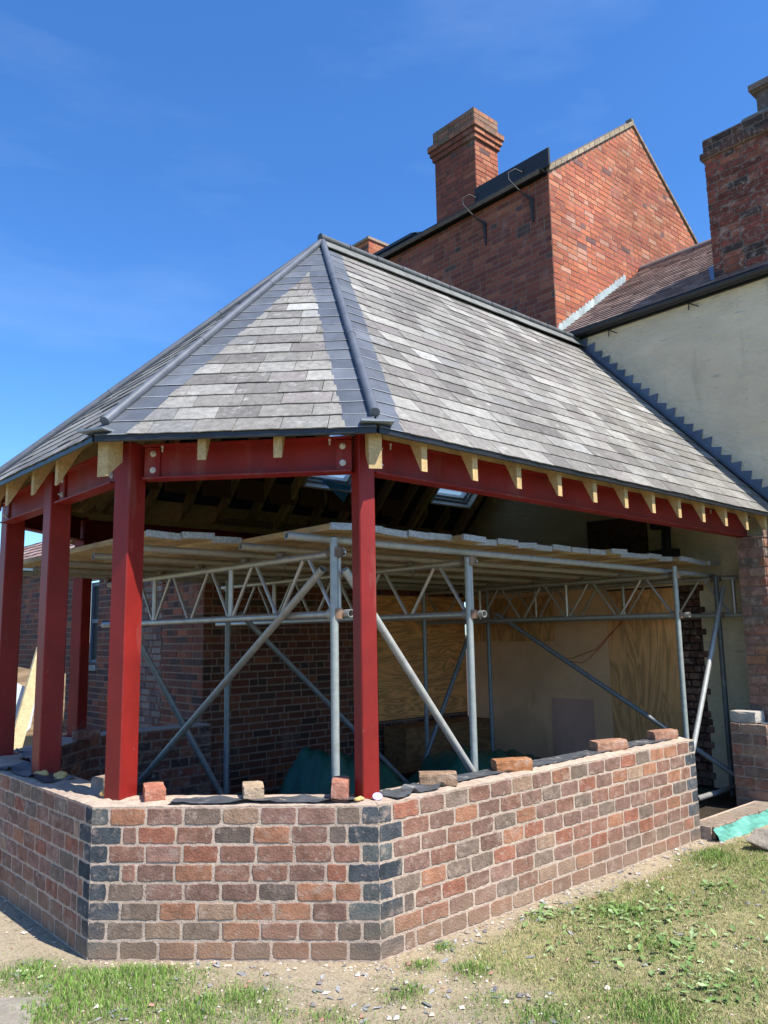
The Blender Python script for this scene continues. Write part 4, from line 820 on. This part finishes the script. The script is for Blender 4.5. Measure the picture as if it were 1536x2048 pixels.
# threshold course, teal sheet, rock
th=thing('brick_threshold',(3.3,0,0),'single course of grey bricks across the doorway with mortar smeared on top','threshold')
mb=MB(); mb.bx(3.30,5.2,-.075,.10,-.1,.093,(.4,.33,.27)); mb.build('mortar_bed',m_mort,th); mb=MB()
x=3.31
while x<5.1: mb.bevbox((x+.092,-.015,.05),X*.09,Y*.088,Z*.047,.006,shade((.27,.235,.20),.15)); x+=.195
mb.build('brick_course',m_brick,th)
mb=MB(); g=[]; n=50
for i in range(n+1):
    x=3.26+2.1*i/n; t=i*.7
    for k in range(5): g.append((x,-.112-.014*k-.007*math.sin(t*.6+k)+jit(.007),.090-.024*k+.006*math.sin(t*.8+k*.8)+jit(.004)))
mb.add(g,[(i*5+k,i*5+k+1,(i+1)*5+k+1,(i+1)*5+k) for i in range(n) for k in range(4)],(1,1,1),False); mb.add([(a+.0,b+.003,c-.002) for a,b,c in g],[(i*5+k,(i+1)*5+k,(i+1)*5+k+1,i*5+k+1) for i in range(n) for k in range(4)])
tag(mb.build('membrane_strip',m_teal),'crumpled teal membrane strip along the foot of the doorway threshold','membrane')
def rock(P,sz,label,seed,col=(.30,.26,.21)):
    import bmesh
    bm=bmesh.new(); bmesh.ops.create_icosphere(bm,subdivisions=4,radius=1); rl=random.Random(seed); ns=[(Vector((rl.gauss(0,1),rl.gauss(0,1),rl.gauss(0,1))).normalized(),rl.uniform(.55,.85)) for _ in range(14)]
    for v in bm.verts:
        k=1
        for a,b in ns:
            q=v.co.dot(a)
            if q>b: v.co-=a*(q-b)
        v.co*=1+.03*math.sin(v.co.x*9+v.co.y*7)+rl.uniform(-.008,.008); v.co=Vector((v.co.x*sz[0],v.co.y*sz[1],v.co.z*sz[2]))
    mb=MB(); bm.verts.index_update(); mb.add([v.co.copy() for v in bm.verts],[tuple(v.index for v in f.verts) for f in bm.faces],col); bm.free()
    o=mb.build('rock',m_stone); o.location=P; return tag(o,label,'rock')
o=rock((3.40,-.62,.05),(.34,.16,.12),'large flat topped weathered stone lying on the grass at the right edge',3); o.rotation_euler=(.1,.05,R(-55))
# paving slab bottom left
mb=MB(); mb.bevbox((-1.56,.70,.004),V3(.12,-.10,0),V3(.08,.12,0),Z*.02,.012,(.31,.275,.225)); tag(mb.build('paving_slab',m_stone),'pebbly pinkish concrete paving slab in the grass at the bottom left corner','paving slab')
mb=MB(); mb.bevbox((-1.24,2.42,.03),V3(.05,.03,.0),V3(-.012,.02,0),Z*.012,.003,(.60,.45,.06)); tag(mb.build('timber_offcut',m_timber),'small yellow offcut on the sand at the left edge','offcut')
# ------------------------------------------------------------------ sheet materials inside
def sheet(name,pts,d,m,label,cat,c=(1,1,1),group=None):
    mb=MB(); mb.prism(pts,d,c); return tag(mb.build(name,m),label,cat,group)
sheet('plywood_sheet',[(L_-.03,1.10,.12),(L_-.03,1.97,.12),(L_-.03,1.97,2.03),(L_-.03,1.10,2.03)],(.018,0,0),m_ply,'upright knotty orange plywood sheet on the cream wall behind the right pole','plywood',(.86,.43,.17),'plywood sheets boarding up the back walls')
sheet('painted_board',[(L_-.028,1.975,.08),(L_-.028,4.15,.08),(L_-.028,4.15,2.2),(L_-.028,1.975,2.2)],(.018,0,0),m_beige,'large plain tan board covering the back wall between the two plywoods','board',(.80,.46,.25))
sheet('plywood_sheet',[(L_-.045,2.71,1.47),(L_-.045,4.10,1.47),(L_-.045,4.10,2.02),(L_-.045,2.71,2.02)],(.012,0,0),m_ply,'small plywood rectangle high on the tan board behind the scaffold','plywood',(.68,.34,.13),'plywood sheets boarding up the back walls')
sheet('plaster_patch',[(L_-.034,2.21,.10),(L_-.034,2.81,.10),(L_-.034,2.80,.80),(L_-.034,2.22,.80)],(.004,0,0),m_beige,'dull pink bare plaster patch low on the tan board','plaster',(.60,.33,.23))
sheet('plywood_sheet',[(3.68,4.17,.56),(5.24,4.17,.56),(5.24,4.17,2.06),(3.68,4.17,2.06)],(0,.018,0),m_plyh,'wide horizontal grained orange plywood sheet in the rear corner','plywood',(.82,.38,.13),'plywood sheets boarding up the back walls')
sheet('timber_bench',[(3.72,3.75,0),(5.2,3.75,0),(5.2,3.75,.50),(3.72,3.75,.50)],(0,.38,0),m_plyh,'long low brown boxed step under the rear plywood sheet','box',(.30,.15,.06))
sheet('dark_panel',[(L_-.05,1.40,2.42),(L_-.05,2.16,2.42),(L_-.05,2.16,2.86),(L_-.05,1.40,2.84)],(.03,0,0),m_plyh,'dark brown board on the wall above the scaffold boards','board',(.10,.05,.03))
mb=MB(); mb.poly([(L_-.10,1.15,2.30),(L_-.10,1.13,2.75),(L_-.10,1.35,3.02)],[.05,.05,.05],10); mb.bevbox((L_-.09,.98,2.86),X*.05,Y*.15,Z*.035); mb.bevbox((L_-.09,1.18,2.36),X*.05,Y*.16,Z*.08); mb.bevbox((L_-.09,1.20,2.70),X*.05,Y*.10,Z*.035)
tag(mb.build('rainwater_pipe',m_black),'black cast iron hopper and downpipe on the shaded wall above the boards','pipe')
def tarp(pts,label,seed):   # draped sheet from a height field
    x0,x1,y0,y1,h=pts; n=40; mb=MB(); g=[]
    for i in range(n+1):
        for k in range(n+1):
            u,v=i/n,k/n; x=x0+(x1-x0)*u; y=y0+(y1-y0)*v
            e=min(1,min(u,1-u)*3.2)*min(1,min(v,1-v)*3.2); e=e*e*(3-2*e)
            z=h*e*(.8+.25*math.sin(u*4+seed))-.07*abs(math.sin(u*9+v*6+seed+math.sin(v*7)))**.5*e+.035*abs(math.sin(u*23-v*15+seed*2))*(.3+e)-.02+float(fbm(np.array([x]),np.array([y]),.25,70+seed)[0])*.10*(.3+e)
            g.append((x+jit(.004),y+jit(.004),max(z,.01)))
    mb.add(g,[(i*(n+1)+k,(i+1)*(n+1)+k,(i+1)*(n+1)+k+1,i*(n+1)+k+1) for i in range(n) for k in range(n)],(1,1,1),True); return tag(mb.build('tarpaulin',m_tarp),label,'tarpaulin')
tarp((1.35,2.95,2.3,3.5,.50),'dark green tarpaulin heap behind the two front posts',1)
tarp((2.9,5.0,2.2,3.4,.46),'dark green tarpaulin heap in the rear corner behind the scaffold diagonal',2)
tarp((3.9,5.1,.75,1.9,.16),'flat green sheet on the floor seen through the doorway',3)
# red cable
mb=MB(); rc=[(L_-.06,1.62,2.02),(L_-.07,1.70,1.72),(L_-.075,1.95,1.52),(L_-.08,2.1,1.38),(L_-.08,2.3,1.32),(L_-.09,2.45,1.27),(L_-.10,2.52,1.27),(L_-.10,2.7,1.36),(L_-.09,3.0,1.52),(L_-.07,3.5,1.8),(L_-.06,4.0,2.05)]
mb.poly(rc,.0035,6); mb.poly([(L_-.06,1.64,2.02),(L_-.07,1.75,1.70),(L_-.08,2.05,1.40),(L_-.08,2.2,1.28),(L_-.09,2.30,1.22),(L_-.10,2.50,1.24)],.0035,6); tag(mb.build('cable',m_cable),'thin red cable drooping across the tan board','cable')
# debris at far left
sheet('timber_plank',[(-.02,6.1,.0),(.12,6.1,.0),(.52,6.3,1.50),(.40,6.3,1.52)],(.0,.05,0),m_timber,'pale timber plank leaning at a slant between the left red posts','plank',(.66,.52,.30))
def arc(name,cx,y,pts,m,label,cat,c):
    mb=MB(); mb.prism([(a,y,b) for a,b in pts],(0,.03,.0),c); return tag(mb.build(name,m),label,cat)
arc('brown_board',0,6.9,[(.02,.0),(.95,.0),(.95,1.18),(.66,1.22),(.32,1.30),(.02,1.34)],m_plyh,'brown board propped up behind the leaning plank at the left','board',(.34,.24,.15))
arc('white_panel',0,6.6,[(-.2,.42),(.30,.42),(.46,.60),(.50,.88),(.40,1.05),(.20,1.16),(-.2,1.22)],m_white,'curved white panel behind the leaning plank at the left edge','panel',(.62,.66,.72))
sheet('shadow_sheet',[(-.3,6.45,0),(1.2,6.45,0),(1.2,6.5,.50),(-.1,6.5,.52)],(0,.08,0),m_dark,'dark sheet standing in for the shadow behind the leaning plank','plastic sheet')  # flat dark sheet added in place of the deep shadow low down here
# interior floor
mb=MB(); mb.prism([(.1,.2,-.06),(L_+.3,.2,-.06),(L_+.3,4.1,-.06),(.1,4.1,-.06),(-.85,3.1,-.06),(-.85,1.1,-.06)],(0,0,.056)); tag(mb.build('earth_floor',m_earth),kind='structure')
# ------------------------------------------------------------------ scaffold
sc_=thing('scaffold',(0,.55,0),'grey tube scaffold with lattice beams holding the board platform under the roof','scaffold')
r_=.0242
def tubep(name,p0,p1,m=m_galv,c=(.34,.37,.38),r=r_,hollow=True,parent=None):
    mb=MB(); mb.tube(p0,p1,r,16,shade(c,.08),True,hollow); return mb.build(name,m,parent or sc_)
def coupler(P,d1=X,rust=False):
    mb=MB(); P=Vector(P); c=shade((.15,.11,.09) if rust else (.30,.29,.28),.2)
    mb.poly([P-d1*.03,P+d1*.03],.037,14,c); mb.poly([P-Z*.03+Vector((0,-.035,0)),P+Z*.03+Vector((0,-.035,0))],.036,14,shade((.2,.13,.09),.3))
    mb.bevbox(P+V3(.036,-.03,.005),X*.012,Y*.02,Z*.014,.003,c); mb.poly([P+V3(.036,-.07,.0),P+V3(.036,.03,.0)],.006,8,(.5,.5,.5)); mb.poly([P+V3(-.036,-.02,-.05),P+V3(-.036,-.02,.035)],.0065,8,c); mb.build('coupler',m_galv,sc_)
BX=[.17,1.35,4.20,5.02]; YN=.60
for i,x in enumerate(BX):
    # front standard, rear standard
    tubep('standard',(x-.02 if i<3 else x-.03,YN-.06,0),(x-.02 if i<3 else x-.03,YN-.06,2.14+(.03 if i in(0,2) else -.03)),c=(.30,.35,.36) if i!=3 else (.10,.11,.12))
    yr=(3.05,3.15,3.3,3.2)[i]; xr=(.1,.99,3.62,4.6)[i]
    if i>0: tubep('standard',(xr,yr,0),(xr,yr,2.1),c=(.22,.25,.27))
    # lattice beam
    zb,zt=1.72,2.085; y0,y1=(.50,4.02) if i<3 else (.33,4.05); xb=x+.035; bm_=MB(); bo=thing('lattice_beam',(xb,y0,zb),None,None); bo.parent=sc_; bo.matrix_parent_inverse=Matrix.Translation(-Vector(sc_.location))
    # parts of the beam hang under the beam's own mesh
    bpy.data.objects.remove(bo)
    low=MB(); low.tube((xb,y0-.05,zb),(xb,y1,zb),r_,16,(.45,.44,.42),True,True); low=low.build('lattice_beam',m_alu,sc_)
    up_=MB(); up_.tube((xb,y0+.02,zt),(xb,y1-.1,zt),r_,16,(.45,.43,.40),True,True); up_.build('top_chord',m_alu,low)
    yy=y0+.12; k=0
    def strut(a,b,r=.0125): 
        m=MB(); m.tube(a,b,r,10,shade((.48,.45,.42),.1)); m.build('strut',m_alu,low)
    strut((xb,y0+.07,zb),(xb,y0+.07,zt),.020)
    P_=.30
    y=y0+.12; n=0
    while y+P_<y1-.05:
        if n%2==0: strut((xb,y,zb+.015),(xb,y+P_*.82,zt-.012))
        else:
            strut((xb,y+P_*.82,zb+.015),(xb,y+.0,zt-.012))
        if n%4==3: strut((xb,y+P_*.92,zb),(xb,y+P_*.92,zt),.018)
        y+=P_; n+=1
    for zz in(zb,zt): coupler((x+.0,YN-.03,zz),Y,zz==zt)
# transoms under the boards
ZT=2.145
for k,(y,xa) in enumerate(((.66,-.02),(1.18,.30),(1.62,-.66),(2.25,-.62),(2.9,-.68),(3.5,-.60),(3.95,-.72))):
    if k==1: xa=-.1
    if y==.66: tubep('transom',(xa-.09,y,ZT+.035),(5.2,y,ZT-.02),c=(.36,.39,.40))
    else: tubep('transom',(xa,y,ZT+.02),(5.2,y,ZT-.01),c=(.33,.32,.29))
    for x in BX[:3]:
        if y>.9: 
            mb=MB(); mb.poly([(x+.035,y,ZT-.04),(x+.035,y,ZT-.012)],.031,12,(.14,.11,.09)); mb.poly([(x+.075,y+.01,ZT-.10),(x+.075,y,ZT+.0)],.0065,8,(.16,.12,.1)); mb.poly([(x+.04,y-.03,ZT-.10),(x+.075,y+.0,ZT-.11)],.007,8,(.2,.13,.1)); mb.build('coupler',m_galv,sc_)
# braces
tubep('brace',(.13,.62,1.99),(.20,3.15,.46),c=(.34,.35,.33)); tubep('brace',(.20,.50,1.98),(1.42,.50,.50),c=(.42,.45,.45))
tubep('brace',(1.02,3.0,1.80),(3.05,3.0,.05),c=(.24,.27,.29)); tubep('brace',(.10,3.02,1.55),(.98,3.02,.08),c=(.22,.25,.27))
tubep('brace',(4.22,2.75,1.80),(4.72,.33,.22),c=(.16,.18,.2)); tubep('brace',(4.08,3.05,1.55),(3.2,3.05,.05),c=(.16,.18,.2)); tubep('brace',(5.10,.52,2.0),(4.0,.49,.20),c=(.36,.39,.40))
tubep('ledger',(4.18,.48,.10),(5.25,.48,.10),c=(.25,.26,.26)); coupler((.1,3.0,.35),X,True)
# short vertical tube at the far left lattice end
# boards
ZBd=2.215
n=0; x=-.60; cols=[(.52,.38,.21),(.42,.30,.17),(.56,.43,.26),(.46,.31,.16)]
names=['first','second','third','fourth','fifth','sixth','seventh','eighth','ninth','tenth','eleventh','twelfth','thirteenth','fourteenth','fifteenth','sixteenth','seventeenth','eighteenth','nineteenth','twentieth','twenty first','twenty second','twenty third','twenty fourth','twenty fifth','twenty sixth','twenty seventh']
rb=random.Random(12)
while x+.225<5.24:
    y0=(1.45 if x<.07 else .56)+rb.uniform(-.025,.025)
    if n in(3,8,16,21): y0-=.07
    y1=4.0+rb.uniform(-.05,.1); z=ZBd+rb.uniform(0,.006)+(.012 if n%3==1 else 0); tl=rb.uniform(-.006,.006); cx=x+.1125; c=shade(cols[n%4],.15)
    y1=min(y1,4.06)
    mb=MB(); mb.bevbox((cx,(y0+y1)/2,z+.019),X*.1115+Z*tl,Y*((y1-y0)/2),Z*.019,.003,c)
    lab=f'{names[n]} worn scaffold board from the left end of the platform'
    bo=mb.build('scaffold_board',m_board); 
    for yy,s in((y0,1),(y1,-1)):
        b=MB(); b.bevbox((cx,yy+s*.010,z+.019),X*.1135+Z*tl,Y*.014,Z*.0215,.002); e=b.build('end_band',m_band,bo)
    tag(bo,lab,'scaffold board','scaffold boards laid side by side as a platform')
    x+=.2285; n+=1
